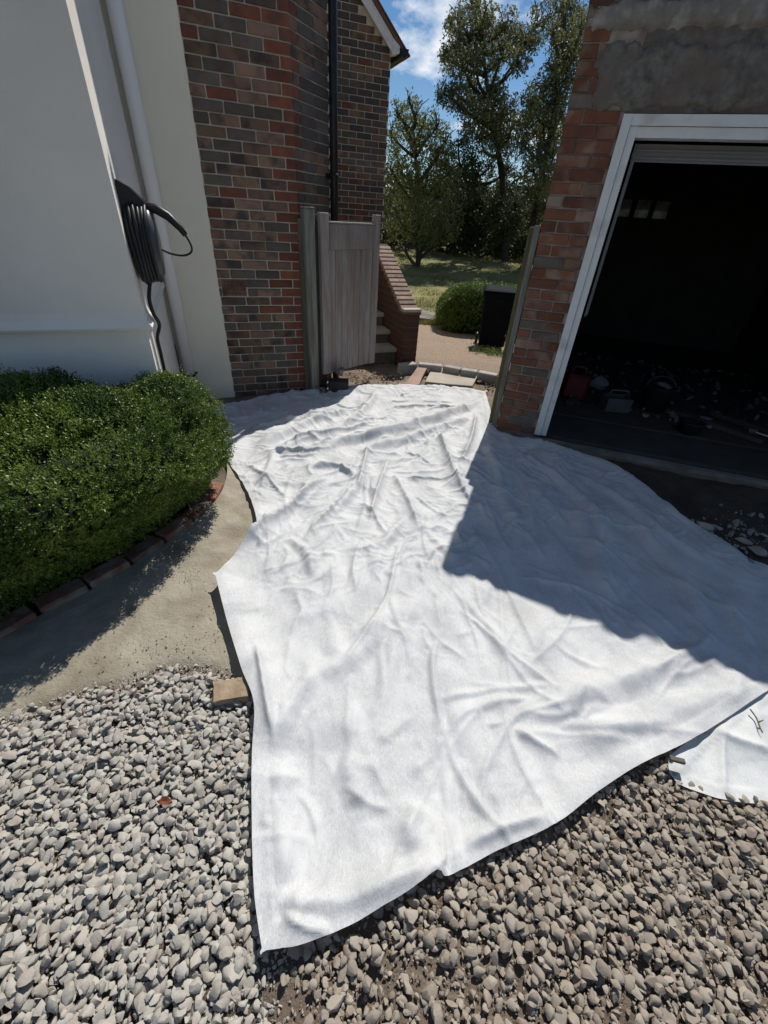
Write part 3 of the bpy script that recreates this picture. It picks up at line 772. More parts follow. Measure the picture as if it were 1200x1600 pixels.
def cloth(name, curve, h, ridges, mat, amp, edge_z, seed, iters=28, stretch=1.004):
    P, T, sd, snap = hexmesh(curve, h)
    ez = np.array([p[2] for p in curve])
    # height carried in from the outline (edges curl up over the stones)
    _, near, arc = poly_dist(P, curve)
    A = np.array([(p[0], p[1]) for p in curve]); L = np.hypot(*(np.roll(A, -1, 0) - A).T); S = np.concatenate([[0], np.cumsum(L)])
    edge = np.interp(arc, S, np.append(ez, ez[0]))
    base = .036
    fall = np.exp(-(np.maximum(sd, 0) / .12) ** 2)
    x, y = P[:, 0], P[:, 1]
    wx = x + (fbm(x, y, 2.2, seed + 5, 3) - .5) * .5; wy = y + (fbm(x, y, 2.2, seed + 15, 3) - .5) * .5
    ca, sa = math.cos(.9), math.sin(.9)
    u, v = ca * wx + sa * wy, -sa * wx + ca * wy
    ridg = (1 - np.abs(2 * vnoise(u * 1.0, v * 2.2, 3.4, seed) - 1)) ** 2.2
    ridg2 = (1 - np.abs(2 * vnoise(wx * 1.9, wy, 5.5, seed + 2) - 1)) ** 2.5
    ridg3 = (1 - np.abs(2 * vnoise(wx * 1.3 + wy, wy * 2.1 - wx, 7.5, seed + 4) - 1)) ** 3
    far = np.clip((y - .9) / 1.6, .12, 1) * (.35 + 1.0 * np.clip(fbm(x, y, 1.1, seed + 17) * 2.4 - .75, 0, 1))
    z = base * (1 - fall) + edge * fall + amp * (far * (.020 * ridg + .008 * ridg2 + .006 * ridg3) + .026 * (fbm(x, y, 1.6, seed + 7, 3) - .5) + .050 * (fbm(x * 1.5 + .3 * y, y * .55, 3.2, seed + 27, 3) - .5) + .012 * (fbm(u * .6, v * 1.6, 5.5, seed + 37, 2) - .5))
    z = z + 1.5 * cloth_height(P, ridges)
    X = np.column_stack([P, z])
    def rest(E):
        return np.sqrt(((X[E[:, 0]] - X[E[:, 1]]) ** 2).sum(1)) * (stretch + .004 * (vnoise(P[E[:, 0], 0], P[E[:, 0], 1], 2.5, seed + 8) - .5))
    free = np.ones((len(P), 3)); free[:, :2] = np.clip(sd / .15, .1, 1)[:, None]
    free[:, 2] = 1
    zmin = np.where(sd < .05, z * .93, .022)
    X = relax(X, T, rest, None, None, lambda Q: np.maximum(zmin, .022 + .006 * fbm(Q[:, 0], Q[:, 1], 9, seed + 3)), free, iters, .0003)
    if amp > .9:
        X[:, 2] += cloth_height(P, CREASES, True)
    X[:, 2] += cloth_height(P, [(p_, A_ * .42, w_ * .36, False) for p_, A_, w_, sh_ in ridges if sh_])
    X[:, 2] += amp * np.clip(far, 0, 1) * .0035 * (1 - np.abs(2 * vnoise(wx * 2.2 - wy, wy * 1.2 + wx, 13, seed + 44) - 1)) ** 4
    o = np_mesh(name, X, T.ravel(), np.full(len(T), 3), mat, True)
    if amp < .9:
        sub = o.modifiers.new('smooth', 'SUBSURF'); sub.levels = 1; sub.render_levels = 1
    return o
CREASES = (random_creases(50, 1, 380, 740, 640, 900, R(80), .5, .14, .5, .010, .026, .010, .019)
           + random_creases(34, 2, 420, 760, 620, 780, R(25), .35, .2, .7, .010, .026, .011, .022)
           + random_creases(16, 13, 430, 900, 760, 1250, R(88), .22, .5, 1.2, .008, .018, .012, .024)
           + random_creases(46, 3, 420, 900, 860, 1300, R(85), .45, .12, .5, .005, .014, .010, .024)
           + random_creases(26, 4, 700, 1150, 960, 1180, R(25), .35, .2, .7, .006, .016, .013, .030)
           + random_creases(44, 5, 720, 1180, 700, 1040, R(110), .4, .2, .8, .008, .020, .012, .030)
           + random_creases(22, 6, 400, 720, 1150, 1440, R(70), .6, .10, .4, .004, .011, .010, .02))
fab = cloth('ground_fabric', fab_curve, .0092, RIDGES, M['fabric'], 1.0, None, 201)
link(fab); tag(fab, 'large wrinkled white geotextile sheet spread over the dug ground', 'fabric')
# turned-over hem at the back and the small flap by the rendered wall are parts of the same sheet
hem_c = smooth_curve([at(*p) for p in [(594, 585, .17), (599, 584, .17), (606, 600, .11), (622, 598, .09), (634, 589, .12), (640, 598, .09), (700, 598, .09), (735, 598, .095), (762, 608, .09), (764, 622, .085), (752, 634, .08), (700, 628, .075), (650, 622, .075), (610, 622, .07), (594, 610, .075)]], 5, True)
hem = cloth('hem', hem_c, .013, [([(600, 612), (680, 612), (755, 618)], .012, .03, False)], M['fabric'], .35, None, 231, 10)
hem.parent = fab
for v in hem.data.vertices: v.co.z += .02
flap_c = smooth_curve([at(*p) for p in [(338, 660, .07), (352, 628, .09), (380, 624, .08), (412, 627, .075), (402, 650, .07), (385, 657, .075), (352, 662, .07)]], 5, True)
flap = cloth('flap', flap_c, .013, [([(350, 640), (380, 640), (408, 634)], .012, .03, False)], M['fabric'], .3, None, 241, 10)
flap.parent = fab
for v in flap.data.vertices: v.co.z += .012
# lower sheet peeping out at the right
und = cloth('lower_sheet', und_c, .015, [([(1130, 1120), (1132, 1180), (1136, 1245)], .014, .02, True), ([(1110, 1135), (1150, 1152), (1220, 1175)], .016, .03, True), ([(1200, 1100), (1180, 1140), (1240, 1200)], .01, .03, False)], M['fabric_old'], .5, None, 251, 30)
link(und); tag(und, 'greyer plastic sheet corner showing under the main white sheet on gravel', 'plastic sheet')
for v in und.data.vertices: v.co.z = max(.02, v.co.z - .008)

# ------------------------------------------------------------------ brick laying
BRICK_MESH = {}
def brick_mesh(L, H, D, mat):
    key = (round(L * 200), round(H * 200), mat, random.randint(0, 2))
    if key not in BRICK_MESH:
        vs, fs = bevbox((round(L * 200) / 200, D, H), .0045)
        r = random.Random(str(key))
        vs = [(x + r.uniform(-.0018, .0018), y + r.uniform(-.0012, .0012), z + r.uniform(-.0018, .0018)) for x, y, z in vs]
        me = bpy.data.meshes.new('brick'); me.from_pydata(vs, [], fs); me.materials.append(M[mat]); me.update()
        BRICK_MESH[key] = me
    return BRICK_MESH[key]
def put_brick(parent, center, yaw, L, H, mat, D=.06):
    o = bpy.data.objects.new('brick', brick_mesh(L, H, D, mat))
    link(o, parent); o.location = Vector(center) - wpos(parent)
    o.rotation_euler = (random.gauss(0, .004), random.gauss(0, .004), yaw + random.gauss(0, .004))
    return o
def courses(length, n, half_first=False, start=0.0, joint=.010):
    """stretcher-bond layout: yields (course, x0, x1)"""
    for c in range(n):
        off = .1125 if (c % 2 == (0 if half_first else 1)) else 0
        x = -off - start
        while x < length - .02:
            a, b = max(x, 0), min(x + .215, length)
            if b - a > .03: yield c, a, b
            x += .225

# ------------------------------------------------------------------ the house
UH = Vector((math.cos(YAW_H), math.sin(YAW_H), 0)); NH = Vector((math.sin(YAW_H), -math.cos(YAW_H), 0))   # along the wall, out of the wall
CN = Vector((-.955, 4.60, 0))                # squint corner of the brick front
LEFT_L = .76
BL = CN - UH * LEFT_L                        # where the brick front meets the render
IN_ = CN - UH * 1.23                         # inner corner render / render
RC = Vector((-1.42, 2.52, 0))                # outer corner of the rendered wing
yaw_o = YAW_H + R(45)
UO = Vector((math.cos(yaw_o), math.sin(yaw_o), 0)); NO = Vector((math.sin(yaw_o), -math.cos(yaw_o), 0))
OB_L = .56
JN = CN + UO * OB_L
house = thing('house', 'brick and white rendered house with squint brick corner beside the timber gate', 'house', (-2.0, 5.2, 0))
BACK = Vector((-math.sin(YAW_H), math.cos(YAW_H), 0))
Z0 = -.15
# mortar body of the brick front
mb = MB()
ins = .004
fp = [BL - NH * ins, CN - NH * ins - UO * 0.0 + (-NO * ins) * .4, JN - NO * ins, JN - NO * ins + BACK * 2.55, IN_ + BACK * 3.2, IN_ - NH * ins]
mb.prism([(p.x, p.y) for p in fp], Z0, 5.2)
brick_wall = mb.build('brick_wall', M['mortar'], house)
# rendered part of the front (cream) standing a little proud of the brickwork
mb = MB()
pr = .028
fp = [BL + NH * pr, BL - NH * .004, IN_ - NH * .004, IN_ + NH * pr]
mb.prism([(p.x, p.y) for p in fp], Z0, 5.2)
mb.build('rendered_wall', M['render_cream'], house)
# rendered wing: profile with bell drip, swept round the corner
RV = (IN_ - RC); RV.z = 0; wing_len = RV.length; UR = RV.normalized(); NR = Vector((UR.y, -UR.x, 0))
def sweep_profile(prof, corners):
    """corners: list of (point, outward mitre vector)"""
    vs = []; n = len(prof)
    for p, mv in corners:
        for off, z in prof: vs.append((p.x + mv.x * off, p.y + mv.y * off, z))
    fs = []
    for k in range(len(corners) - 1):
        for i in range(n - 1):
            a = k * n + i; b = (k + 1) * n + i
            fs.append((a, b, b + 1, a + 1))
    return vs, fs
prof = [(0, Z0), (0, 1.045), (.030, 1.05), (.034, 1.062), (.012, 1.10), (.004, 1.13), (.002, 1.2), (.002, 5.2)]
far_l = RC - UH * 4.5
cang = NR.dot(NH)
mit = (NR + NH) / (1 + cang)
vs, fs = sweep_profile(prof, [(IN_ + UR * 0.0, NR), (RC, mit), (far_l, NH)])
mb = MB(); mb.add(vs, [tuple(reversed(f)) for f in fs], False)
# back and top close the block
tl = far_l + BACK * 6; tr = IN_ + BACK * 4
mb.add([(far_l.x, far_l.y, Z0), (tl.x, tl.y, Z0), (tl.x, tl.y, 5.2), (far_l.x, far_l.y, 5.2)], [(0, 1, 2, 3)])
mb.add([(tl.x, tl.y, Z0), (tr.x, tr.y, Z0), (tr.x, tr.y, 5.2), (tl.x, tl.y, 5.2)], [(0, 1, 2, 3)])
mb.add([(p.x, p.y, 5.2) for p in (RC, IN_, tr, tl, far_l)], [(0, 1, 2, 3, 4)])
mb.build('rendered_wing', M['render_white'], house)

# bricks of the front, numbered pattern: brown, grey and buff with red quoins
def front_colour():
    u = random.random()
    return 'brick_brown' if u < .56 else ('brick_dark' if u < .84 else ('brick_buff' if u < .93 else 'brick_red'))
n_brick = 0
CZ = .055                                            # lowest bed joint
NCOURSE = 43
AIR = (7, 9)                                          # courses of the air brick
for c in range(NCOURSE):
    z = -.02 + c * .075 + .0325
    wrap = (c % 2 == 0)
    quoin = .075 if wrap else .19
    # squint or quoin brick at the corner
    x_end = LEFT_L - quoin - .010
    x = x_end; k = 0
    while x > .02:
        L = .215 if not (k == 0 and False) else .1025
        a = max(x - L, 0); 
        if x - a < .03: break
        mid = (a + x) / 2
        skip = c in (13, 14) and a < .16 and x > .02 and (.0 < mid < .33)
        if not skip:
            put_brick(brick_wall, BL + UH * mid + NH * (-.025 + random.uniform(0, .0025)) + Vector((0, 0, z)), YAW_H, x - a, .065, front_colour() if random.random() > .02 else 'brick_red'); n_brick += 1
        x -= L + .010; k += 1
    leg_o = .10 if wrap else .0
    m_ = MB()
    a0 = CN - UH * quoin; d = .045
    poly = [a0 + NH * .003, CN + (NH * .003 + NO * .003) * .62]
    if wrap:
        poly += [CN + UO * leg_o + NO * .003, CN + UO * leg_o - NO * d, CN - (NH + NO) * d * .58, a0 - NH * d]
    else:
        poly += [CN + UO * .004 - NO * d * .4, CN - (NH + NO) * d * .58, a0 - NH * d]
    m_.prism([(p.x, p.y) for p in poly], z - .0325, z + .0325)
    m_.build('brick', M['brick_red'], brick_wall); n_brick += 1
    x = leg_o + .010
    first = True
    while x < OB_L - .03:
        L = (.215 if (wrap or not first) else .1025); first = False
        b = min(x + L, OB_L)
        put_brick(brick_wall, CN + UO * ((x + b) / 2) + NO * (-.025 + random.uniform(0, .0025)) + Vector((0, 0, z)), yaw_o, b - x, .065, 'brick_dark' if random.random() < .7 else 'brick_brown'); n_brick += 1
        x = b + .010
# air brick: terracotta block two courses high with rows of openings
zc = -.02 + 13 * .075 + .07
ac = BL + UH * .135 + Vector((0, 0, zc))
mb = MB()
mb.box(ac - NH * .025, (.215, .055, .14), YAW_H, .004)
air = mb.build('air_brick', M['brick_brown'], brick_wall)
mb = MB()
for r_ in range(4):
    for k in range(6):
        cx = -.083 + k * .0332 + (.006 if r_ % 2 else -.004); cz_ = -.05 + r_ * .033
        mb.box(ac + UH * cx + Vector((0, 0, cz_)) + NH * .0048, (.010, .006, .022), YAW_H + random.uniform(-.1, .1), .002)
        mb.box(ac + UH * (cx + .014) + Vector((0, 0, cz_ + .004)) + NH * .0048, (.012, .006, .008), YAW_H, .002)
air2 = mb.build('air_brick_ribs', M['brick_red'], brick_wall)
# short bricks beside the air brick
for cc in (13, 14):
    put_brick(brick_wall, BL + UH * .0 + UH * .012 + NH * -.025 + Vector((0, 0, -.02 + cc * .075 + .0325)), YAW_H, .022, .065, 'brick_brown')
    put_brick(brick_wall, BL + UH * .30 + NH * -.024 + Vector((0, 0, -.02 + cc * .075 + .0325)), YAW_H, .09, .065, 'brick_dark')

# ---- far wing with the gable
FC = Vector((-.335, 8.21, 0))                 # outer corner of the far wing
FW_L = .80
FS = FC - UH * FW_L
mb = MB()
EZ = 3.50
pitch = math.tan(R(42))
gw = [(FC, Z0 - .3), (FC, EZ), (FC - UH * 2.5, EZ + 2.5 * pitch), (FC - UH * 5.0, EZ), (FC - UH * 5.0, Z0 - .3)]
mb.extrude([(p.x - NH.x * .005, p.y - NH.y * .005, z) for p, z in gw], BACK * 7)
gable = mb.build('gable_wall', M['mortar'], house)
def far_colour():
    u = random.random(); return 'brick_dark' if u < .62 else ('brick_brown' if u < .93 else 'brick_pink')
far_list = []
for c in range(54):
    z = -.02 + c * .075 + .0325
    for cc, a, b in courses(FW_L, 1, c % 2 == 0):
        mid = (a + b) / 2
        top = EZ + (FW_L - mid) * pitch - .04
        if z + .03 > top or z < .2: continue
        far_list.append((z, FS + UH * mid + NH * -.025, YAW_H, b - a, far_colour()))
    # squint return at its left end
    leg = .10 if c % 2 else .215
    if z > .2:
        yo2 = YAW_H - R(45); u2 = Vector((math.cos(yo2), math.sin(yo2), 0)); n2v = Vector((math.sin(yo2), -math.cos(yo2), 0))
        far_list.append((z, FS - UO * (leg / 2 + .005) + NO * -.025, yaw_o, leg, 'brick_pink' if c % 2 else 'brick_dark'))
mb = MB()
back_c = FS - UO * .35
mb.prism([(p.x, p.y) for p in (FS - NO * .005, FS - UO * .35 - NO * .005, FS - UO * .35 + BACK * .5, FS + BACK * .5 + UH * .1)], Z0, EZ + 1.2)
mb.build('gable_wall_return', M['mortar'], house)
far_list.sort(key=lambda t: -abs(t[0] > 1.45))
room = max(0, 296 - n_brick)
rest_mb = MB()
far_list = [t for t in far_list if t[0] > 1.45] + [t for t in far_list if t[0] <= 1.45]
far_list = sorted(far_list, key=lambda t: (t[0] <= 1.45, -t[3] * 0 + abs(t[0] - 2.2)))
for i, (z, p, yw, L, mt) in enumerate(far_list):
    if i < room: put_brick(gable, p + Vector((0, 0, z)), yw, L, .065, mt)
    else: rest_mb.box(p + Vector((0, 0, z)), (L, .06, .065), yw, .004)
ob = rest_mb.build('brickwork', M['brick_dark'], gable); ob['kind'] = 'stuff'
def vary(o, names, weights):
    for nme in names: o.data.materials.append(M[nme])
    nb_ = len(o.data.polygons) // 26 + 1
    pick = np.random.default_rng(len(o.data.polygons)).choice(len(names) + 1, nb_, p=weights)
    o.data.polygons.foreach_set('material_index', np.repeat(pick, 26)[:len(o.data.polygons)].astype(np.int32))
vary(ob, ['brick_brown', 'brick_far', 'brick_pink'], [.4, .25, .27, .08])
# roof of the far wing
mb = MB()
ov = .10
e0 = FC + NH * ov
sl = Vector((UH.x, UH.y, -pitch)).normalized()
nrm = Vector((UH.x * pitch, UH.y * pitch, 1)).normalized()
top = Vector((FC.x, FC.y, EZ)) - UH * 2.5 + Vector((0, 0, 2.5 * pitch))
for s_ in (1,):
    a = top + NH * ov + nrm * .05; b = Vector((FC.x, FC.y, EZ)) + NH * ov + UH * .16 + Vector((0, 0, -.16 * pitch)) + nrm * .05
    mb.extrude([a, b, b + nrm * .035, a + nrm * .035], BACK * 7.2)
roof = mb.build('roof', M['roof_tile'], house)
a2 = top + NH * ov + nrm * .05
c2 = Vector((FC.x, FC.y, EZ)) - UH * 5.1 + NH * ov + nrm * .0
mb = MB(); nl = Vector((-UH.x * pitch, -UH.y * pitch, 1)).normalized()
mb.extrude([c2, a2, a2 + nl * .035, c2 + nl * .035], BACK * 7.2)
mb.build('roof_slope', M['roof_tile'], house)
# tile edges along the verge
for k in range(12):
    p = b - sl * (k * .24 + .12) - nrm * -.035 + BACK * .12
    mt = MB(); rm = Matrix((sl, BACK, nrm)).transposed()
    mt.box(p + nrm * .012, (.27, .26, .016), rotm=rm)
    mt.build('roof_tile', M['roof_tile'], roof)
# barge board, boxed end and gutter
mb = MB()
a = top + NH * (ov - .02); bb = Vector((FC.x, FC.y, EZ)) + NH * (ov - .02) + UH * .02 + Vector((0, 0, -.02 * pitch))
mb.extrude([a + nrm * .045, bb + nrm * .045, bb - nrm * .06, a - nrm * .06], BACK * .02)
mb.build('barge_board', M['white_paint'], house)
mb = MB()
bx = Vector((FC.x, FC.y, EZ))
mb.extrude([bx + NH * ov - UH * .02 + Vector((0, 0, -.10)), bx + NH * ov + UH * .085 + Vector((0, 0, -.07)), bx + NH * ov + UH * .085 + Vector((0, 0, -.005)), bx + NH * ov - UH * .02 + Vector((0, 0, .06))], BACK * .14)
mb.build('boxed_eave', M['white_paint'], house)
mb = MB()
gp = bx + UH * .15 + Vector((0, 0, -.05)) + NH * (ov + .02)
mb.extrude([gp - UH * .055 + Vector((0, 0, .03)), gp + UH * .06 + Vector((0, 0, .03)), gp + UH * .045 + Vector((0, 0, -.02)), gp + UH * .01 + Vector((0, 0, -.055)), gp - UH * .04 + Vector((0, 0, -.05))], BACK * 7)
mb.build('gutter', M['black_plastic'], house)

# downpipes
pc = IN_ + UH * .085 + NH * (.10)
mb = MB(); mb.tube([pc + Vector((0, 0, -.05)), pc + Vector((0, 0, 5.1))], .05, 20)
pipe = mb.build('downpipe', M['white_plastic'], house); pipe['label'] = 'white downpipe on the rendered wall'
pz = .33
mb = MB()
prev = None
mb.lathe(pc + Vector((0, 0, .27)), [(.052, 0), (.053, .005), (.053, .02), (.052, .025)], 20)
mb.box(pc + Vector((0, 0, .283)) - UH * .058 + NH * 0, (.03, .014, .022), YAW_H)
mb.box(pc + Vector((0, 0, .29)) + UH * .056 + NH * .01 + Vector((0, 0, .01)), (.03, .012, .018), YAW_H)
mb.build('pipe_clip', M['rubber'], pipe)
pb_ = JN + NO * .075 - UO * .04
mb = MB(); mb.tube([pb_ + Vector((0, 0, -.05)), pb_ + Vector((0, 0, 5.1))], .037, 18)
pk = mb.build('downpipe', M['black_plastic'], house); pk['label'] = 'black downpipe at the end of the brick corner'
mb = MB()
for zz in (.6, 1.9, 3.2):
    mb.lathe(pb_ + Vector((0, 0, zz)), [(.043, 0), (.043, .05)], 18); mb.box(pb_ + Vector((0, 0, zz + .025)) - NO * .045, (.10, .03, .04), yaw_o)
mb.build('pipe_bracket', M['black_plastic'], pk)
# hairline crack / dark sealant in the inner corner
mb = MB(); q = IN_ + NH * (pr + .004) + UR * -.004 + UH * .004
path = [q + Vector((random.uniform(-.003, .003), 0, z)) for z in np.linspace(.02, .55, 14)]
mb.tube(path, .0035, 6); mb.build('corner_crack', M['core'], house)

# ---- charging cable coil on the rendered wing
cz = 1.46
cc0 = RC + UR * .20 + NR * .006
coil = thing('cable_coil', 'black cable coiled round a wall bracket on the white rendered corner', 'cable coil', cc0 + Vector((0, 0, cz)))
rm = Matrix((UR, Vector((0, 0, 1)), NR)).transposed()
def wl(u, v, w): return cc0 + Vector((0, 0, cz)) + UR * u + Vector((0, 0, 1)) * v + NR * w
RAD = .185
for k in range(6):
    path = []
    rr = RAD + random.uniform(-.008, .006)
    for i in range(41):
        a = 2 * math.pi * i / 40
        path.append(wl(rr * .82 * math.cos(a), rr * math.sin(a) - .01, .018 + k * .0175 + .003 * math.sin(2 * a + k)))
    mb = MB(); mb.tube(path, .0095, 8, caps=False); mb.build('cable_loop', M['rubber'], coil)
mb = MB(); mb.lathe(wl(0, -.005, .095), [(.05, -.09), (.14, -.02), (.158, 0), (.162, .012), (.158, .03), (.14, .045), (.09, .05), (.01, .05)], 36, rotm=rm @ Matrix.Diagonal((.85, 1.06, 1)))
mb.build('housing', M['charger_grey'], coil)
mb = MB()
mb.extrude([wl(-.06, .12, .0), wl(-.06, .27, .0), wl(-.05, .24, .055), wl(-.04, .185, .11), wl(-.04, .13, .11)], UR * .12)
mb.build('bracket', M['black_plastic'], coil)
mb = MB()
hp = [wl(-.02, .16, .10), wl(-.03, .155, .16), wl(-.05, .125, .215), wl(-.065, .075, .265), wl(-.075, .045, .285)]
mb.tube(hp, [.022, .024, .022, .018, .015], 10); mb.build('connector', M['black_plastic'], coil)
mb = MB()
lp = smooth_curve([wl(-.075, .045, .285), wl(-.08, .0, .305), wl(-.075, -.035, .30), wl(-.05, -.055, .255), wl(-.02, -.05, .19), wl(0, -.03, .14)], 6)
mb.tube(lp, .0055, 8); mb.build('cable_tail', M['rubber'], coil)
mb = MB()
dn = smooth_curve([wl(-.03, -.17, .06), wl(-.05, -.215, .045), wl(-.07, -.28, .03), wl(-.08, -.35, .035), wl(-.04, -.42, .05), wl(-.02, -.50, .02), wl(-.02, -.60, .018), wl(-.03, -.85, .016), wl(-.03, -1.3, .016)], 6)
mb.tube(dn, .0105, 8); mb.build('cable_drop', M['rubber'], coil)

# ------------------------------------------------------------------ gate and its posts
def vert_pair(): pass
GH = Vector((-.766, 4.60, 0)); GE = Vector((-.252, 5.20, 0))
gd = (GE - GH); gl = gd.length; gd.normalize(); gy = math.atan2(gd.y, gd.x); gn = Vector((gd.y, -gd.x, 0))
gate = thing('garden_gate', 'weathered grey boarded timber gate standing open beside the brick corner', 'gate', GH)
GB, GT = .205, 1.567
def gpart(name, u0, u1, z0, z1, w, th, mat='wood_grey', bev=.005):
    mb = MB(); mb.box(GH + gd * ((u0 + u1) / 2) + gn * w + Vector((0, 0, (z0 + z1) / 2)), (u1 - u0, th, z1 - z0), gy, bev)
    return mb.build(name, M[mat], gate)
gpart('hinge_stile', 0, .10, GB, 1.645, 0, .05)
gpart('latch_stile', gl - .085, gl, GB, 1.655, 0, .05)
gpart('top_rail', .103, gl - .088, 1.36, GT, .002, .048)
gpart('rail_cap', .103, gl - .088, GT + .001, GT + .016, .002, .06)
nb = 7; bw = (gl - .191) / nb
for k in range(nb):
    gpart('board', .103 + k * bw + .0025, .103 + (k + 1) * bw - .0025, GB + .0, 1.358, -.006 + random.uniform(-.001, .001), .022, bev=.003)
gpart('bottom_rail', .103, gl - .088, GB + .05, GB + .2, -.034, .03)
gpart('middle_rail', .103, gl - .088, .80, .94, -.034, .03)
# post on the brick corner
pu = Vector((-.856, 4.53, 0)); pyaw = R(40); PU = Vector((math.cos(pyaw), math.sin(pyaw), 0)); PN = Vector((math.sin(pyaw), -math.cos(pyaw), 0))
post = thing('gate_post', 'grey timber gate post with pale rounded top fixed to the brick corner', 'post', pu)
mb = MB(); mb.box(pu + Vector((0, 0, .82)), (.105, .09, 1.70), pyaw, .012); mb.build('post_shaft', M['wood_post'], post)
mb = MB(); mb.box(pu + PU * .002 + Vector((0, 0, 1.674)), (.098, .084, .012), pyaw, .005); mb.build('post_top', M['wood_grey'], post)
mb = MB(); mb.box(pu + PU * .128 - PN * .034 + Vector((0, 0, .80)), (.11, .024, 1.58), pyaw, .006)
mb2 = MB(); mb2.box(Vector((-.905, 4.605, .80)), (.10, .10, 1.58), pyaw, .004); mb2.build('sun_blocker', M['wood_post'], post)  # box added out of sight behind the post to block a sun streak
sl_ = mb.build('gap_light_stop', M['bark_dark'], post)  # dark strip filling the gap by the gate, widened to keep sun out
# rubble stone and block at the gate foot, drain pipe end
def rock_obj(name, c, s, mat, label, cat, seed, group=None, sub=2, yaw=None):
    v, f = rock_variants_cache(seed)
    r = random.Random(seed); a = r.uniform(0, 6) if yaw is None else yaw
    mb = MB(); m = Matrix.Rotation(a, 3, 'Z')
    mb.add([Vector(c) + m @ Vector((x * s[0], y * s[1], z * s[2])) for x, y, z in v], [tuple(q) for q in f], True)
    o = mb.build(name, mat); tag(o, label, cat, group); o.data.set_sharp_from_angle(angle=R(28)); return o
_rv = {}
def rock_variants_cache(seed):
    if 3 not in _rv: _rv[3] = rock_variants(12, 3)
    return _rv[3][seed % 12]
sb = at(533, 592)
mb = MB(); mb.box(Vector((-.60, 4.62, .07)), (.22, .15, .16), R(8), .012)
tag(mb.build('concrete_block', M['dark_inside']), 'dark square block on the ground at the gate foot', 'block')
rock_obj('stone', (-.585, 4.65, .235), (.11, .10, .115), M['concrete'], 'rounded grey rubble stone resting on the dark block by the gate', 'stone', 3)
mb = MB(); dp = Vector((-.775, 4.47, .05)); m_ = Matrix.Rotation(R(78), 3, 'X')
mb.lathe(dp, [(.035, -.08), (.05, -.08), (.052, .0), (.056, .005), (.056, .03), (.044, .032), (.04, -.02)], 20, rotm=Matrix.Rotation(R(-20), 3, 'Z') @ m_)
tag(mb.build('drain_pipe', M['concrete']), 'short grey drain pipe end beside the gate post foot', 'pipe')

# ------------------------------------------------------------------ garden steps with sloping wall
US = BACK                                       # the steps climb away from the camera
wall_t = .20
PA = Vector((.275, 5.78, 0))                    # right front corner of the pier
stairs = thing('garden_steps', 'brick garden steps with sloping brick coping behind the gate', 'steps', PA)
wdir = -UH
def sp2(u, w, z): return PA + US * u - UH * w + Vector((0, 0, z))
slope = .535
mb = MB()
mb.extrude([sp2(0, 0, -.1), sp2(0, 0, .66), sp2(.10, 0, .66), sp2(1.28, 0, .66 + 1.18 * slope), sp2(1.28, 0, -.3)], -UH * wall_t)
swall = mb.build('step_wall', M['mortar_stair'], stairs)
mb = MB()
for c in range(9):
    z = .0325 + c * .075 - .01
    if z > .63: break
    off = 0 if c % 2 else .1125
    put_brick(swall, sp2(-.0, .10, z) + NH * -.026, YAW_H, .2, .065, 'brick_stair')
    x = -off
    while x < 1.27:
        a, b = max(x, 0.0), min(x + .215, 1.275)
        if b - a > .04:
            for w, face in ((0, 1), (wall_t, -1)):
                o = sp2((a + b) / 2, w, z) - UH * (.026 * face)
                mb.box(o, (b - a, .06, .065), YAW_H + math.pi / 2, .004)
        x += .225
    # upper raked courses
for c in range(9, 22):
    z = .0325 + c * .075 - .01
    x0 = .10 + (z + .05 - .66) / slope
    x = x0
    while x < 1.05:
        for w, face in ((0, 1), (wall_t, -1)):
            mb.box(sp2(x + .107, w, z) - UH * (.026 * face), (.215, .06, .065), YAW_H + math.pi / 2, .004)
        x += .225
ob = mb.build('brickwork', M['brick_stair'], swall); ob['kind'] = 'stuff'
# brick-on-edge coping
su = (US + Vector((0, 0, slope))).normalized(); sn = UH.cross(su) * -1
if sn.z < 0: sn = -sn
rmc = Matrix((su, UH, sn)).transposed()
cop = MB(); cop.extrude([sp2(-.012, -.012, .662), sp2(.10, -.012, .662), sp2(1.29, -.012, .662 + 1.19 * slope), sp2(1.29, -.012, .69 + 1.19 * slope), sp2(.10, -.012, .69), sp2(-.012, -.012, .69)], -UH * (wall_t + .024))
coping = cop.build('coping', M['mortar_stair'], stairs)
for k in range(30):
    d = .10 + k * .075 / 1.13 * 1.13
    if d > 1.22: break
    p = sp2(d + .03, wall_t / 2, .695 + (d - .07) * slope)
    mb = MB(); mb.box(p, (.064, wall_t + .03, .05), rotm=rmc, bev=.004)
    mb.build('brick', M['coping_brick'], coping)
mb = MB(); mb.box(sp2(.045, wall_t / 2, .705), (wall_t + .03, .11, .036), YAW_H, .004); mb.build('pier_cap', M['stone_slab'], coping)
# treads
SW = 1.0
for k in range(7):
    mb = MB(); z1 = .22 + k * .165
    u0 = .18 + k * .27
    mb.box(sp2(u0 + .16, wall_t + SW / 2 + .004, z1 - .025), (SW, .34, .05), YAW_H, .006)
    mb.build('tread', M['stone_slab'], stairs)
    mb = MB(); mb.box(sp2(u0 + .17, wall_t + SW / 2 + .004, z1 - .05 - .09), (SW - .01, .28, .18), YAW_H); mb.build('riser', M['brick_dark'], stairs)

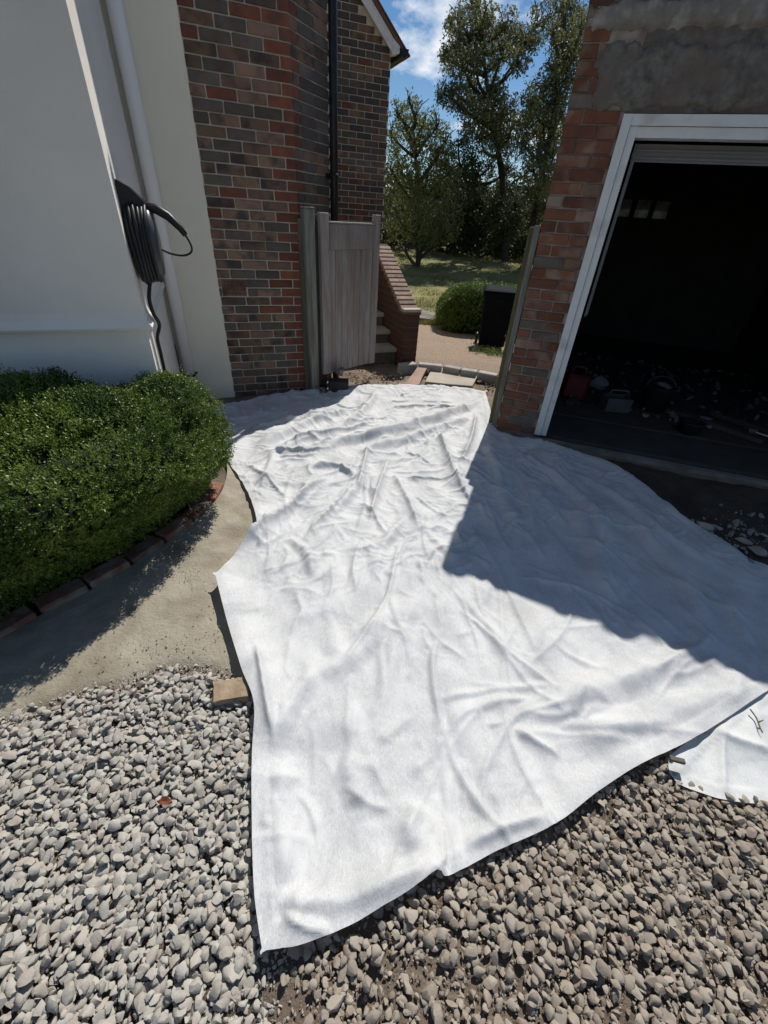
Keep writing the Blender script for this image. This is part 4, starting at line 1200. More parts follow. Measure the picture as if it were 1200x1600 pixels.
# ------------------------------------------------------------------ kerb stones, flagstone
kp = [at(628, 574, .10), at(653, 571, .10), at(691, 575, .10), at(719, 580, .10), at(745, 584, .10), at(775, 590, .10), at(812, 600, .10), at(850, 612, .10)]
for i in range(len(kp) - 1):
    a, b = kp[i], kp[i + 1]; d = b - a; yw = math.atan2(d.y, d.x)
    c = (a + b) / 2 + Vector((-math.sin(yw), math.cos(yw), 0)) * .055
    mb = MB(); mb.box((c.x, c.y, .03 + random.uniform(-.004, .004)), (d.length - .01, .115, .19), yw + random.uniform(-.03, .03), .008)
    side = ['first', 'second', 'third', 'fourth', 'fifth', 'sixth', 'seventh'][i]
    tag(mb.build('kerb_stone', M['kerb']), f'{side} pale kerb stone from the step wall, in the row edging the gravel path', 'kerb stone', 'kerb stones edging the gravel path')
def slab(name, px, z0, z1, mat, label, cat):
    pts = [at(x, y, z1) for x, y in px]
    mb = MB(); mb.prism([(p.x, p.y) for p in pts], z0, z1)
    o = mb.build(name, mat); tag(o, label, cat)
    bv = o.modifiers.new('edge', 'BEVEL'); bv.width = .006; bv.segments = 1
    return o
slab('flagstone', [(664, 596), (674, 577), (690, 574), (746, 588), (738, 603), (700, 600)], .0, .05, M['stone_slab'], 'pale flat flagstone lying in front of the kerb stones', 'flagstone')
def tilted_slab():
    pts = [(622, 600, .03), (636, 596, .04), (652, 574, .085), (668, 573, .09), (660, 588, .06), (655, 600, .04), (640, 603, .03)]
    up = [at(x, y, z) for x, y, z in pts]
    mb = MB(); mb.extrude([p - Vector((0, 0, .035)) for p in up], (0, 0, .035))
    tag(mb.build('broken_slab', M['stone_pink']), 'broken pinkish slab leaning on the pale flagstone', 'slab')
tilted_slab()
rock_obj('stone', at(752, 596, .03), (.07, .05, .06), M['stone_sand'], 'small tan stone at the right end of the pale flagstone', 'stone', 5)
rock_obj('stone', at(668, 580, .08), (.05, .018, .06), M['concrete'], 'thin grey stone chip standing between the broken slab and flagstone', 'stone', 7)
# earth lumps by the gate
def lumps():
    r = np.random.default_rng(8); P = []
    for px, py, sx, sy, n in ((580, 592, 22, 5, 120), (765, 600, 6, 8, 60), (640, 606, 30, 3, 50)):
        for _ in range(n):
            p = at(px + r.normal(0, sx), py + r.normal(0, sy)); P.append((p.x, p.y, .02))
    P = np.array(P); s = r.uniform(.008, .03, len(P))
    v, f, a = scatter_rocks(P, s, r.random(len(P)), ROCKS1, .6, 19)
    o = np_mesh('rubble', v, f.ravel(), np.full(len(f), 3), M['stone_sand'], False, {'tone': a}); link(o)
    tag(o, 'loose earth and stone crumbs along the back edge of the fabric', 'rubble', kind='stuff')
lumps()

# sandstone block by the fabric edge
b_ = [at(333, 1066, .05), at(384, 1058, .05), at(391, 1092, .05), at(334, 1098, .05)]
mb = MB()
v, f = rock_variants_cache(4)
c = sum(b_, Vector()) / 4
ex = (b_[1] - b_[0]) / 2; ey = (b_[0] - b_[3]) / 2
vv, ff = bevbox((2, 2, 1), .06)
bmn = bmesh.new(); bvs = [bmn.verts.new(v) for v in vv]
for q in ff: bmn.faces.new([bvs[i] for i in q])
bmesh.ops.subdivide_edges(bmn, edges=bmn.edges, cuts=3, use_grid_fill=True)
bmn.verts.index_update()
pts = []
for q in bmn.verts:
    x, y, z = q.co
    n = float(fbm(np.array([x * 1.3 + z * 3]), np.array([y * 1.3 + 7]), 2.2, 91)[0]) - .5
    k = 1 + n * .22
    pts.append(Vector((c.x, c.y, .028)) + ex * x * k * 1.02 + ey * y * k + Vector((0, 0, z * .062 * (1 + n * .5))))
mb.add(pts, [tuple(w.index for w in q.verts) for q in bmn.faces]); bmn.free()
tag(mb.build('sandstone_block', M['stone_sand']), 'chipped tan sandstone block on gravel against the fabric edge', 'stone block')

# ------------------------------------------------------------------ brick edging
def edging():
    C = [p for p in smooth_curve(EDGE, 12) if p.y < 2.62]; S = [0]
    for i in range(len(C) - 1): S.append(S[-1] + (C[i + 1] - C[i]).length)
    def pos(s): 
        x = np.interp(s, S, [p.x for p in C]); y = np.interp(s, S, [p.y for p in C]); return Vector((x, y, 0))
    s = .02; k = 0; n = int((S[-1] - .02) / .222)
    words = ['nearest the left frame edge', 'second', 'third', 'fourth', 'fifth', 'sixth', 'seventh', 'eighth', 'ninth', 'tenth', 'eleventh', 'twelfth']
    for k in range(n):
        a, b = pos(s), pos(s + .213); d = b - a; yw = math.atan2(d.y, d.x)
        nl = Vector((-d.y, d.x, 0)).normalized()
        mb = MB(); mb.box((a + b) / 2 + nl * .048 + Vector((0, 0, .028 + random.uniform(-.004, .004))), (d.length - .008, .1, .075), yw + random.uniform(-.03, .03), .009)
        lab = f'red edging brick under the box hedge, {["first", "second", "third", "fourth", "fifth", "sixth", "seventh", "eighth", "ninth", "tenth"][min(n - 1 - k, 9)]} from the render corner end'
        tag(mb.build('edging_brick', M['edging']), lab, 'brick', 'red bricks edging the hedge bed')
        s += .222
edging()

# ------------------------------------------------------------------ foliage helpers
def leaf_quads(base, direc, side, length, width, fold=.15):
    """arrays (n,3): leaf from base along direc"""
    nrm = np.cross(direc, side)
    mid = base + direc * (length * .45)[:, None]
    tip = base + direc * length[:, None]
    l = mid + side * (width * .5)[:, None] + nrm * (width * fold)[:, None]
    r = mid - side * (width * .5)[:, None] + nrm * (width * fold)[:, None]
    V = np.stack([base, r, tip, l], 1).reshape(-1, 3)
    n = len(base); F = (np.arange(n)[:, None] * 4 + np.array([0, 1, 2, 3])[None])
    return V, F
def unit(a): return a / (np.linalg.norm(a, axis=1, keepdims=True) + 1e-9)
def sprigs(pos, direc, slen, leaf, npairs, seed, lw=.5):
    r = np.random.default_rng(seed); n = len(pos)
    direc = unit(direc)
    Vs = []; tone = []
    base_tone = r.random(n)
    rnd = unit(r.normal(size=(n, 3))); s0 = unit(np.cross(direc, rnd)); s1 = np.cross(direc, s0)
    for k in range(npairs):
        t = (k + .6) / npairs
        p = pos + direc * (slen * t)[:, None]
        ss = s0 if k % 2 == 0 else s1
        for sg in (-1, 1):
            d = unit(direc * (.55 + .5 * t) + ss * sg + r.normal(0, .22, (n, 3)))
            sd = unit(np.cross(d, direc + r.normal(0, .3, (n, 3))))
            L = leaf * r.uniform(.75, 1.2, n) * (1 - .25 * t)
            V, F = leaf_quads(p, d, sd, L, L * lw)
            Vs.append(V); tone.append(np.repeat(np.clip(.55 * base_tone + .25 * r.random(n) + .25 * t, 0, 1), 4))
    V = np.concatenate(Vs); F = np.arange(len(V)).reshape(-1, 4)
    return V, F, np.concatenate(tone)
def quads_obj(name, V, F, tone, mat, parent=None):
    o = np_mesh(name, V, F.ravel(), np.full(len(F), 4), mat, False, {'tone': tone}); link(o, parent)
    if parent is not None: o.location = -wpos(parent)
    return o

# ------------------------------------------------------------------ box hedge
def box_hedge():
    C = smooth_curve(EDGE, 10)
    base = [p for p in C if p.y < 2.44]
    ins = []
    for i, p in enumerate(base):
        t = (base[min(i + 1, len(base) - 1)] - base[max(i - 1, 0)]).normalized(); nl = Vector((-t.y, t.x, 0))
        ins.append(p + nl * .115)
    # close round the right end towards the rendered corner, then along the wall
    e = ins[-1]
    w0 = RC + NH * .06 + UR * .05
    ins += smooth_curve([e, e + Vector((-.06, .05, 0)), Vector((-1.40, 2.50, 0))], 6)[1:]
    ins += [RC + NH * .30 - UH * .1, RC + NH * .30 - UH * 2.2]
    poly = [(p.x, p.y) for p in ins]
    A = np.array(poly)
    H = HEDGE_H
    hedge = thing('box_hedge', 'clipped rounded green box hedge behind the red brick edging', 'hedge', (-1.9, 1.9, 0))
    r = np.random.default_rng(33)
    # outline samples
    nxt = np.roll(A, -1, 0); L = np.hypot(*(nxt - A).T); S = np.concatenate([[0], np.cumsum(L)])
    def outline(s):
        k = np.clip(np.searchsorted(S, s, 'right') - 1, 0, len(A) - 1); t = (s - S[k]) / np.maximum(L[k], 1e-9)
        p = A[k] + (nxt[k] - A[k]) * t[:, None]; d = unit(nxt[k] - A[k]); return p, np.stack([d[:, 1], -d[:, 0]], 1)
    area = abs(np.sum(A[:, 0] * nxt[:, 1] - nxt[:, 0] * A[:, 1])) / 2
    sgn = 1.0 if np.sum(A[:, 0] * nxt[:, 1] - nxt[:, 0] * A[:, 1]) > 0 else -1.0
    def shell(n_side, n_top, inset):
        s = r.uniform(0, S[-1], n_side); p, nn = outline(s); nn = nn * sgn
        pr_t = r.random(n_side)
        prof_off = np.interp(pr_t, [0, .15, .35, .55, .72, .86, 1], [-.03, .03, .15, .27, .325, .28, .10]) - inset
        kb = np.interp(p[:, 1], [1.75, 2.15], [1.0, .42])
        kb = kb + np.interp(pr_t, [0, .5, .8], [.62, .5, .05]) * (kb < .99)
        prof_off = np.where(prof_off > 0, prof_off * np.minimum(kb, 1), prof_off)
        prof_z = np.interp(pr_t, [0, .15, .35, .55, .72, .86, 1], [.05, .14, .30, .46, .62, .77, .84]) * H / .84
        out = np.interp(pr_t, [0, .5, .75, 1], [1, 1, .8, .25]); up = np.interp(pr_t, [0, .5, .75, 1], [-.35, -.1, .5, 1])
        P = np.column_stack([p + nn * prof_off[:, None], prof_z]); Nn = np.column_stack([nn * out[:, None], up])
        lo, hi = A.min(0), A.max(0); Q = np.stack([r.uniform(lo[0], hi[0], n_top * 3), r.uniform(lo[1], hi[1], n_top * 3)], 1)
        sd, near, _ = poly_dist(Q, poly); ok = sd > -.05; Q = Q[ok][:n_top]; sd = sd[ok][:n_top]
        zt = H * (.965 + .035 * np.clip((sd + .05) / .2, 0, 1)) - inset
        P2 = np.column_stack([Q, zt]); N2 = np.column_stack([np.zeros((len(Q), 2)), np.ones(len(Q))])
        P = np.concatenate([P, P2]); Nn = np.concatenate([Nn, N2])
        sdd, _, _ = poly_dist(P[:, :2], poly)
        dW = (P[:, 0] - RC.x) * NH.x + (P[:, 1] - RC.y) * NH.y
        P[:, 2] += .11 * np.clip(1.6 - dW / .5, 0, 1) * np.clip((-1.56 - P[:, 0]) / .2, 0, 1) * np.clip((P[:, 2] - .4) / .3, 0, 1)
        P[:, 2] += .10 * np.clip(sdd / .45, -.2, 1) ** 1 * np.clip((P[:, 2] - .45) / .3, 0, 1)
        bump = (fbm(P[:, 0] * 1.0 + P[:, 2], P[:, 1] + P[:, 2] * .7, 4.5, 14) - .5) * .10
        P = P + unit(Nn) * bump[:, None]
        return P, Nn
    def mass(n_side, n_top, inset, leaf, seed):
        P, Nn = shell(n_side, n_top, inset)
        d = unit(Nn) * .8 + r.normal(0, .32, P.shape) + np.array([0, 0, .5])
        P = P - unit(Nn) * (r.random(len(P)) ** 1.5 * .07)[:, None]
        return sprigs(P, d, r.uniform(.03, .06, len(P)), leaf, 4, seed)
    V, F, t = mass(27000, 14000, .0, .019, 3)
    quads_obj('foliage', V, F, t, M['leaf_box'], hedge)
    # new shoots poking out of the top
    P, Nn = shell(420, 420, -.005)
    V, F, t = sprigs(P, unit(Nn) + np.array([0, 0, .9]) + r.normal(0, .25, P.shape), r.uniform(.04, .085, len(P)), .017, 5, 4)
    o = quads_obj('shoots', V, F, np.clip(t + .35, 0, 1), M['leaf_box'], hedge)
    # solid core for the twiggy inside, coloured as shade and stopping light leaks
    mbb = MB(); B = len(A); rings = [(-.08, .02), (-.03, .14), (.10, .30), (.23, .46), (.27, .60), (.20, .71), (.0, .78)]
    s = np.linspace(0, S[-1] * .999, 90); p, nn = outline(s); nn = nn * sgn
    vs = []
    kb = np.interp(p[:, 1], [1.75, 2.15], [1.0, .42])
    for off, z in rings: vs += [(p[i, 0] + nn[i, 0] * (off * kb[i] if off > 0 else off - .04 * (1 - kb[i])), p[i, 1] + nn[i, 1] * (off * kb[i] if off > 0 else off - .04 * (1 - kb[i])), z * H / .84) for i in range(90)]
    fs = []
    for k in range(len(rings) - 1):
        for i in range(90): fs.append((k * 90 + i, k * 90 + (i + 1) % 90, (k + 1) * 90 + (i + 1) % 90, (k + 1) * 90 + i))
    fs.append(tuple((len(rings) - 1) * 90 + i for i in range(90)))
    mbb.add(vs, fs); mbb.build('dark_core', M['core'], hedge)
HEDGE_H = .78
box_hedge()

# ------------------------------------------------------------------ garage
UG = Vector((math.cos(YAW_G), math.sin(YAW_G), 0)); NG = Vector((math.sin(YAW_G), -math.cos(YAW_G), 0)); BG = -NG
G0 = Vector((1.02, 3.85, 0))
garage = thing('garage', 'old brick garage with white framed open doorway and dark inside', 'garage', G0)
def gp3(u, d, z): return G0 + UG * u + BG * d + Vector((0, 0, z))
F0 = .352; F1 = 2.95; GW = 3.45; GD = 5.2
def eave(u): return GE0 + u * GESL
GE0, GESL = 2.80, .15
mb = MB(); mb.extrude([gp3(.004, .005, -.2), gp3(F0, .005, -.2), gp3(F0, .005, 2.70), gp3(.004, .005, 2.70)], BG * .22)
pier = mb.build('pier', M['mortar_pier'], garage)
mb = MB(); mb.extrude([gp3(F1, .005, -.2), gp3(GW, .005, -.2), gp3(GW, .005, 2.70), gp3(F1, .005, 2.70)], BG * .22)
mb.build('pier', M['mortar'], garage)
mb = MB()
mb.extrude([gp3(F0 + .002, .007, 2.28), gp3(F1 - .002, .007, 2.28), gp3(F1 - .002, .007, 2.698), gp3(F0 + .002, .007, 2.698)], BG * .2)
mb.extrude([gp3(0, .003, 2.702), gp3(GW, .003, 2.702), gp3(GW, .003, eave(GW) - .02), gp3(0, .003, eave(0) - .02)], BG * .22)
upper = mb.build('upper_wall', M['lintel'], garage)
# rough cement lintel face
def rough_face(name, u0, u1, z0, z1, d, amp, mat, parent, seed, ragged=.0):
    nu = int((u1 - u0) / .018); nz_ = max(3, int((z1 - z0) / .018))
    us = np.linspace(u0, u1, nu); zs = np.linspace(z0, z1, nz_)
    Ug, Zg = np.meshgrid(us, zs, indexing='ij')
    h = d + amp * (fbm(Ug, Zg, 9, seed, 5, .6) - .3)
    e = np.minimum(np.minimum(Ug - u0, u1 - Ug), np.minimum(Zg - z0, z1 - Zg)); h = h - .05 * np.clip(1 - (e - ragged * fbm(Ug, Zg, 14, seed + 9, 4)) / .02, 0, 1)
    X = np.array(G0)[None, None] + Ug[..., None] * np.array(UG) + h[..., None] * np.array(NG); X[..., 2] += Zg
    n1_, n2_ = Ug.shape; i, j = np.meshgrid(np.arange(n1_ - 1), np.arange(n2_ - 1), indexing='ij'); a = (i * n2_ + j).ravel()
    f = np.stack([a, a + n2_, a + n2_ + 1, a + 1], 1)
    o = np_mesh(name, X.reshape(-1, 3), f.ravel(), np.full(len(f), 4), mat, True); link(o, parent); o.location = -wpos(parent); return o
rough_face('lintel', .06, F1 + .2, 2.24, 2.64, .014, .045, M['lintel'], garage, 301, .09)
rough_face('cement_band', -.01, GW, 2.60, 2.80, .010, .045, M['smear'], garage, 305, .05)
for k_ in range(9):
    u_ = random.uniform(.1, 1.6); z_ = random.uniform(1.75 if u_ < .33 else 2.3, 2.6)
    rough_face('mortar_splash', u_, u_ + random.uniform(.05, .11), z_, z_ + random.uniform(.05, .10), .022 if z_ > 2.25 else .01, .03, M['smear'], garage, 320 + k_, .05)
# bricks of the pier
def pier_colour():
    u = random.random(); return 'brick_pink' if u < .70 else ('brick_red' if u < .78 else ('brick_buff' if u < .88 else 'brick_dark'))
for c in range(35):
    z = .05 + c * .075 + .0325
    wmax = F0 - .006 if z < 2.27 else .15
    xs = [(0, .215), (.225, wmax)] if c % 2 == 0 else [(0, .1025), (.1125, .3275), (.3375, wmax)]
    for a, b in xs:
        b = min(b, wmax)
        if b - a < .015: continue
        put_brick(pier, gp3((a + b) / 2, .025 - random.uniform(0, .003), z), YAW_G, b - a, .065, pier_colour())
# side return bricks (left face, seen from a step aside)
mb = MB()
for c in range(35):
    z = .05 + c * .075 + .0325
    x = .11 if c % 2 else .06
    while x < 5.0:
        mb.box(gp3(.025, x + .107, z), (.215, .06, .065), YAW_G + math.pi / 2); x += .225
ob = mb.build('brickwork', M['brick_pink'], pier); ob['kind'] = 'stuff'
mb = MB()
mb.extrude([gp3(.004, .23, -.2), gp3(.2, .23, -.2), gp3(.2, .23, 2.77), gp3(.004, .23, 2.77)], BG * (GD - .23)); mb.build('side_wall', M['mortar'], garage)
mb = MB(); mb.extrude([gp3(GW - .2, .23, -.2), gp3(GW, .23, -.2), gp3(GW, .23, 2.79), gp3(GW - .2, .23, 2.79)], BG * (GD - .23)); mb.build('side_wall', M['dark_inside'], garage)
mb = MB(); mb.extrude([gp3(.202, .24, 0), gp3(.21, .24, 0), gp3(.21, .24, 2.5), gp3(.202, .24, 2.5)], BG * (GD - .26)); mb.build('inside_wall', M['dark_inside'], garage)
# back wall with a row of three small window openings
bd = GD - .2
PB = gp3(0, bd, 0)
w1 = onplane(957, 340, PB, YAW_G); w2 = onplane(1056, 312, PB, YAW_G)
wu0 = (w1 - G0).dot(UG); wu1 = (w2 - G0).dot(UG); wz0 = w1.z + .02; wz1 = w2.z - .02
mb = MB()
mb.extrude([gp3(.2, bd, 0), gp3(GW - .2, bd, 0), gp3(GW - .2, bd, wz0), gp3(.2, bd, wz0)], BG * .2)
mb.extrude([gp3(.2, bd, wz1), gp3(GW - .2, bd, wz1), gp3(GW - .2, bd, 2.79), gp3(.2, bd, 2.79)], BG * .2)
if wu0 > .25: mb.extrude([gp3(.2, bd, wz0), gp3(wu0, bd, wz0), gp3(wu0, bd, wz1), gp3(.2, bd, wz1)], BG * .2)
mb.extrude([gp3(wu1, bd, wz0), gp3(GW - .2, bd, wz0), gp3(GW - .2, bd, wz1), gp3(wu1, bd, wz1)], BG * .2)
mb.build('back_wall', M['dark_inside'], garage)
mb = MB()
pw = (wu1 - wu0) / 3
fr = MB()
fr.box(gp3((wu0 + wu1) / 2, bd - .012, wz0 - .03), (wu1 - wu0 + .1, .02, .05), YAW_G)
win = fr.build('window', M['dark_inside'], garage)
for k in range(4):
    mb = MB(); mb.box(gp3(wu0 + k * pw, bd + .08, (wz0 + wz1) / 2), (.07, .06, wz1 - wz0), YAW_G); mb.build('glazing_bar', M['dark_inside'], win)
for k in range(3):
    mb = MB(); mb.box(gp3(wu0 + (k + .5) * pw, bd + .10, (wz0 + wz1) / 2), (pw - .072, .006, wz1 - wz0 - .002), YAW_G); mb.build('pane', M['glass_dirty'], win)
# ceiling, roof
mb = MB(); mb.extrude([gp3(.2, .23, 2.60), gp3(GW - .2, .23, 2.60), gp3(GW - .2, .23, 2.66), gp3(.2, .23, 2.66)], BG * (bd - .25)); mb.build('ceiling', M['dark_inside'], garage)
mb = MB(); mb.extrude([gp3(0, -.005, eave(0) - .018), gp3(GW, -.005, eave(GW) - .018), gp3(GW, -.005, eave(GW) + .04), gp3(0, -.005, eave(0) + .04)], BG * (GD + .05)); groof = mb.build('roof', M['roof_tile'], garage)
mb = MB()
k = 0; u = .06
while u < GW:
    mb2 = MB()
    p = gp3(u, -.015, eave(u) + random.uniform(-.02, .03))
    mb2.tube([p, p + BG * .45], [random.uniform(.07, .11)] * 2, 12); mb2.build('roof_tile', M['roof_tile'], groof)
    u += random.uniform(.24, .34)
# floor slab and threshold
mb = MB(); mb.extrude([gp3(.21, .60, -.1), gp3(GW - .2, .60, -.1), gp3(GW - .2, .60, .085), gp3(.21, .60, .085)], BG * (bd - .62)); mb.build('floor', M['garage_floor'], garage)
mb = MB(); mb.extrude([gp3(-.03, -.06, -.2), gp3(GW, -.06, -.2), gp3(GW, -.06, .035), gp3(-.03, -.06, .035)], BG * .064); mb.build('sill_strip', M['concrete'], garage)
mb = MB(); mb.extrude([gp3(F0 + .002, .012, -.15), gp3(F1 - .002, .012, -.15), gp3(F1 - .002, .012, .07), gp3(F0 + .002, .012, .07)], BG * .58); mb.build('threshold', M['garage_floor'], garage)
# white door frame, moulded in two steps
FT = 2.272
fm = MB()
def jamb(u0, u1, d0, d1, z0, z1, mbx): mbx.extrude([gp3(u0, d0, z0), gp3(u1, d0, z0), gp3(u1, d0, z1), gp3(u0, d0, z1)], BG * (d1 - d0))
frame = MB()
jamb(F0 + .0, F0 + .055, -.022, .10, .06, FT, frame)
jamb(F0 + .058, F0 + .105, -.008, .10, .06, FT - .057, frame)
jamb(F1 - .055, F1, -.022, .10, .06, FT, frame)
jamb(F1 - .105, F1 - .058, -.008, .10, .06, FT - .057, frame)
jamb(F0 + .056, F1 - .056, -.021, .10, FT - .055, FT, frame)
jamb(F0 + .106, F1 - .106, -.007, .10, FT - .112, FT - .058, frame)
frame.build('door_frame', M['white_paint'], garage)
# up-and-over door: panel lying under the ceiling, its edge channel and side rail
mb = MB()
dpnl = [gp3(F0 + .13, .12, 2.02), gp3(F0 + .13, .16, 2.12), gp3(F0 + .13, 1.5, 2.40), gp3(F0 + .13, 1.5, 2.36), gp3(F0 + .13, .2, 2.05)]
mb.extrude([gp3(F0 + .13, .16, 2.055), gp3(F0 + .13, .16, 2.15), gp3(F0 + .13, .19, 2.15), gp3(F0 + .13, 2.0, 2.47), gp3(F0 + .13, 2.0, 2.44), gp3(F0 + .13, .19, 2.06)], UG * (F1 - F0 - .26))
door = mb.build('garage_door', M['door_panel'], garage)
mb = MB()
for zz, dd in ((2.075, .155), (2.115, .155)): mb.box(gp3((F0 + F1) / 2, dd - .004, zz), (F1 - F0 - .27, .008, .012), YAW_G)
mb.build('door_rib', M['door_panel'], door)
mb = MB(); mb.box(gp3(F0 + .145, .17, 1.58), (.022, .03, 1.0), YAW_G); mb.box(gp3(F0 + .145, .21, 1.55), (.014, .014, .98), YAW_G); mb.build('side_rail', M['door_panel'], garage)
# post at the garage corner
gpost = thing('fence_post', 'tall square timber post against the garage pier, olive on one side', 'post', gp3(-.06, .05, 0))
mb = MB(); mb.box(gp3(-.027, .02, .80), (.045, .06, 1.72), YAW_G, .006); mb.build('post_front', M['wood_post'], gpost)
mb = MB(); mb.box(gp3(-.052, .085, .80), (.07, .066, 1.70), YAW_G, .006); mb.build('post_back', M['wood_olive'], gpost)

# ---- things on the garage floor
def floor_at(px, py): return at(px, py, .085)
p = floor_at(893, 622)
can = thing('fuel_can', 'red plastic can standing on the garage floor near the frame', 'can', p)
mb = MB(); mb.box(p + Vector((0, 0, .14)), (.26, .17, .28), YAW_G, .03); mb.build('can_body', M['red_can'], can)
mb = MB(); mb.tube(smooth_curve([p + UG * -.08 + Vector((0, 0, .28)), p + UG * -.06 + Vector((0, 0, .34)), p + UG * .04 + Vector((0, 0, .34)), p + UG * .07 + Vector((0, 0, .28))], 5), .014, 8); mb.build('can_handle', M['red_can'], can)
mb = MB(); mb.lathe(p + UG * .1 + Vector((0, 0, .27)), [(.025, 0), (.025, .05), (.02, .055)], 12); mb.build('can_cap', M['black_plastic'], can)
rock_obj('bag', floor_at(925, 620) + Vector((0, 0, .16)), (.13, .12, .19), M['cloth_pale'], 'pale crumpled bag beside the red can in the garage', 'bag', 2)
p = floor_at(1018, 640)
tub = thing('bucket', 'black builders bucket with a pale lump on top in the dark garage', 'bucket', p)
mb = MB(); mb.lathe(p, [(.12, 0), (.15, .25), (.16, .26), (.15, .265), (.14, .25), (.115, .03)], 24); mb.build('bucket_body', M['black_plastic'], tub)
mb = MB(); mb.tube([p + Vector((.155 * math.cos(a), .155 * math.sin(a) * .3, .25 + .1 * math.sin(a))) for a in np.linspace(0, math.pi, 12)], .004, 6); mb.build('bucket_handle', M['charger_grey'], tub)
rock_obj('rubble_bag', p + Vector((0.02, 0, .27)), (.12, .1, .07), M['cloth_pale'], 'pale lump of plaster sitting in the black bucket', 'rubble', 6)
p = floor_at(958, 640)
crate = thing('tool_box', 'small grey open tool box on the garage floor', 'tool box', p)
mb = MB(); mb.box(p + Vector((0, 0, .015)), (.26, .18, .02), YAW_G + .3, .003)
for s_ in (-1, 1):
    m2 = Matrix.Rotation(YAW_G + .3, 3, 'Z')
    mb.box(p + m2 @ Vector((s_ * .123, 0, .085)), (.014, .18, .12), YAW_G + .3, .003); mb.box(p + m2 @ Vector((0, s_ * .083, .085)), (.232, .014, .12), YAW_G + .3, .003)
mb.build('tray', M['charger_grey'], crate)
mb = MB(); m2 = Matrix.Rotation(YAW_G + .3, 3, 'Z'); mb.tube([p + m2 @ Vector((-.12, 0, .14)), p + m2 @ Vector((-.08, 0, .21)), p + m2 @ Vector((.08, 0, .21)), p + m2 @ Vector((.12, 0, .14))], .01, 8); mb.build('carry_handle', M['charger_grey'], crate)
for i, (px, py, s, mt, lb) in enumerate(((1050, 657, .09, 'rubble_pale', 'pale plaster lump left of the dark hollow tub on the floor'), (1098, 660, .085, 'rubble_pale', 'pale plaster lump right of the dark hollow tub on the floor'))):
    rock_obj('plaster_lump', floor_at(px, py) + Vector((0, 0, .05)), (s, s * .8, s * .75), M['cloth_pale'], lb, 'rubble', 8 + i)
p = floor_at(1074, 675)
mb = MB(); mb.lathe(p, [(.09, 0), (.11, .10), (.118, .11), (.11, .112), (.08, .02)], 20); tag(mb.build('plastic_tub', M['black_plastic']), 'low black tub between two pale plaster lumps on the garage floor', 'tub')
a = floor_at(1172, 678); b = floor_at(1215, 692)
mb = MB(); mb.tube([a + Vector((0, 0, .03)), b + Vector((0, 0, .03)), b + (b - a) * 3 + Vector((0, 0, .03))], .008, 8); tag(mb.build('metal_rod', M['white_paint']), 'thin pale metal rod lying at the garage threshold', 'rod')
for i, (px, py, L, yw, lb) in enumerate(((900, 625, .5, .9, 'short timber offcut leaning on the floor below the red can'), (1110, 668, .9, -.9, 'long timber offcut lying right of the black tub'), (1165, 668, .7, 2.2, 'timber offcut lying near the pale rod'))):
    p = floor_at(px, py); mb = MB(); mb.box(p + Vector((0, 0, .03)), (L, .07, .045), yw, .004); tag(mb.build('timber_offcut', M['bark_dark']), lb, 'timber')

def clutter():
    r = np.random.default_rng(66); n = 420
    u = r.uniform(.35, 3.1, n); d = .9 + 2.6 * r.random(n) ** 1.2
    P = np.array([gp3(a, b, .09)[:] for a, b in zip(u, d)]); s_ = .008 + .06 * r.random(n) ** 3; P[:, 2] += s_ * .4
    v, f, a = scatter_rocks(P, s_, r.random(n), ROCKS1, .6, 67)
    o = np_mesh('rubble', v, f.ravel(), np.full(len(f), 3), M['floor_rubble'], False, {'tone': a}); link(o)
    tag(o, 'dusty broken rubble strewn over the dark garage floor', 'rubble', kind='stuff')
clutter()

# plaster rubble on the soil at the right edge
for i, (px, py, s, lb) in enumerate(((1100, 822, .085, 'largest pale plaster chunk on the dark soil, nearest the garage'), (1112, 838, .055, 'flat pale plaster chunk touching the fabric edge'), (1165, 846, .07, 'pale plaster chunk right of the gap in the rubble'), (1185, 862, .09, 'broad pale plaster chunk by the right frame edge'), (1150, 818, .03, 'small plaster chip above the rubble gap'), (1195, 836, .035, 'small plaster chip farthest right on the soil'), (1172, 875, .04, 'small plaster chip against the fabric on the right'))):
    p = at(px, py, .04); rock_obj('rubble_chunk', p, (s * .85, s * .7, s * .6), M['rubble_pale'], lb, 'rubble', 20 + i, 'plaster rubble beside the fabric')

def chips():
    r = np.random.default_rng(71); P = []
    for _ in range(150):
        p = at(r.normal(1150, 45), r.normal(838, 20)); P.append((p.x, p.y, .022))
    P = np.array(P); P = P[outside_fabric(P[:, :2], .0)]; s_ = .005 + .03 * r.random(len(P)) ** 2.5; P[:, 2] += s_ * .3
    v, f, a = scatter_rocks(P, s_, r.random(len(P)), ROCKS1, .5, 72)
    o = np_mesh('rubble', v, f.ravel(), np.full(len(f), 3), M['rubble_pale'], False, {'tone': a}); link(o)
    tag(o, 'small plaster chips scattered on the dark soil beside the fabric', 'rubble', kind='stuff')
chips()

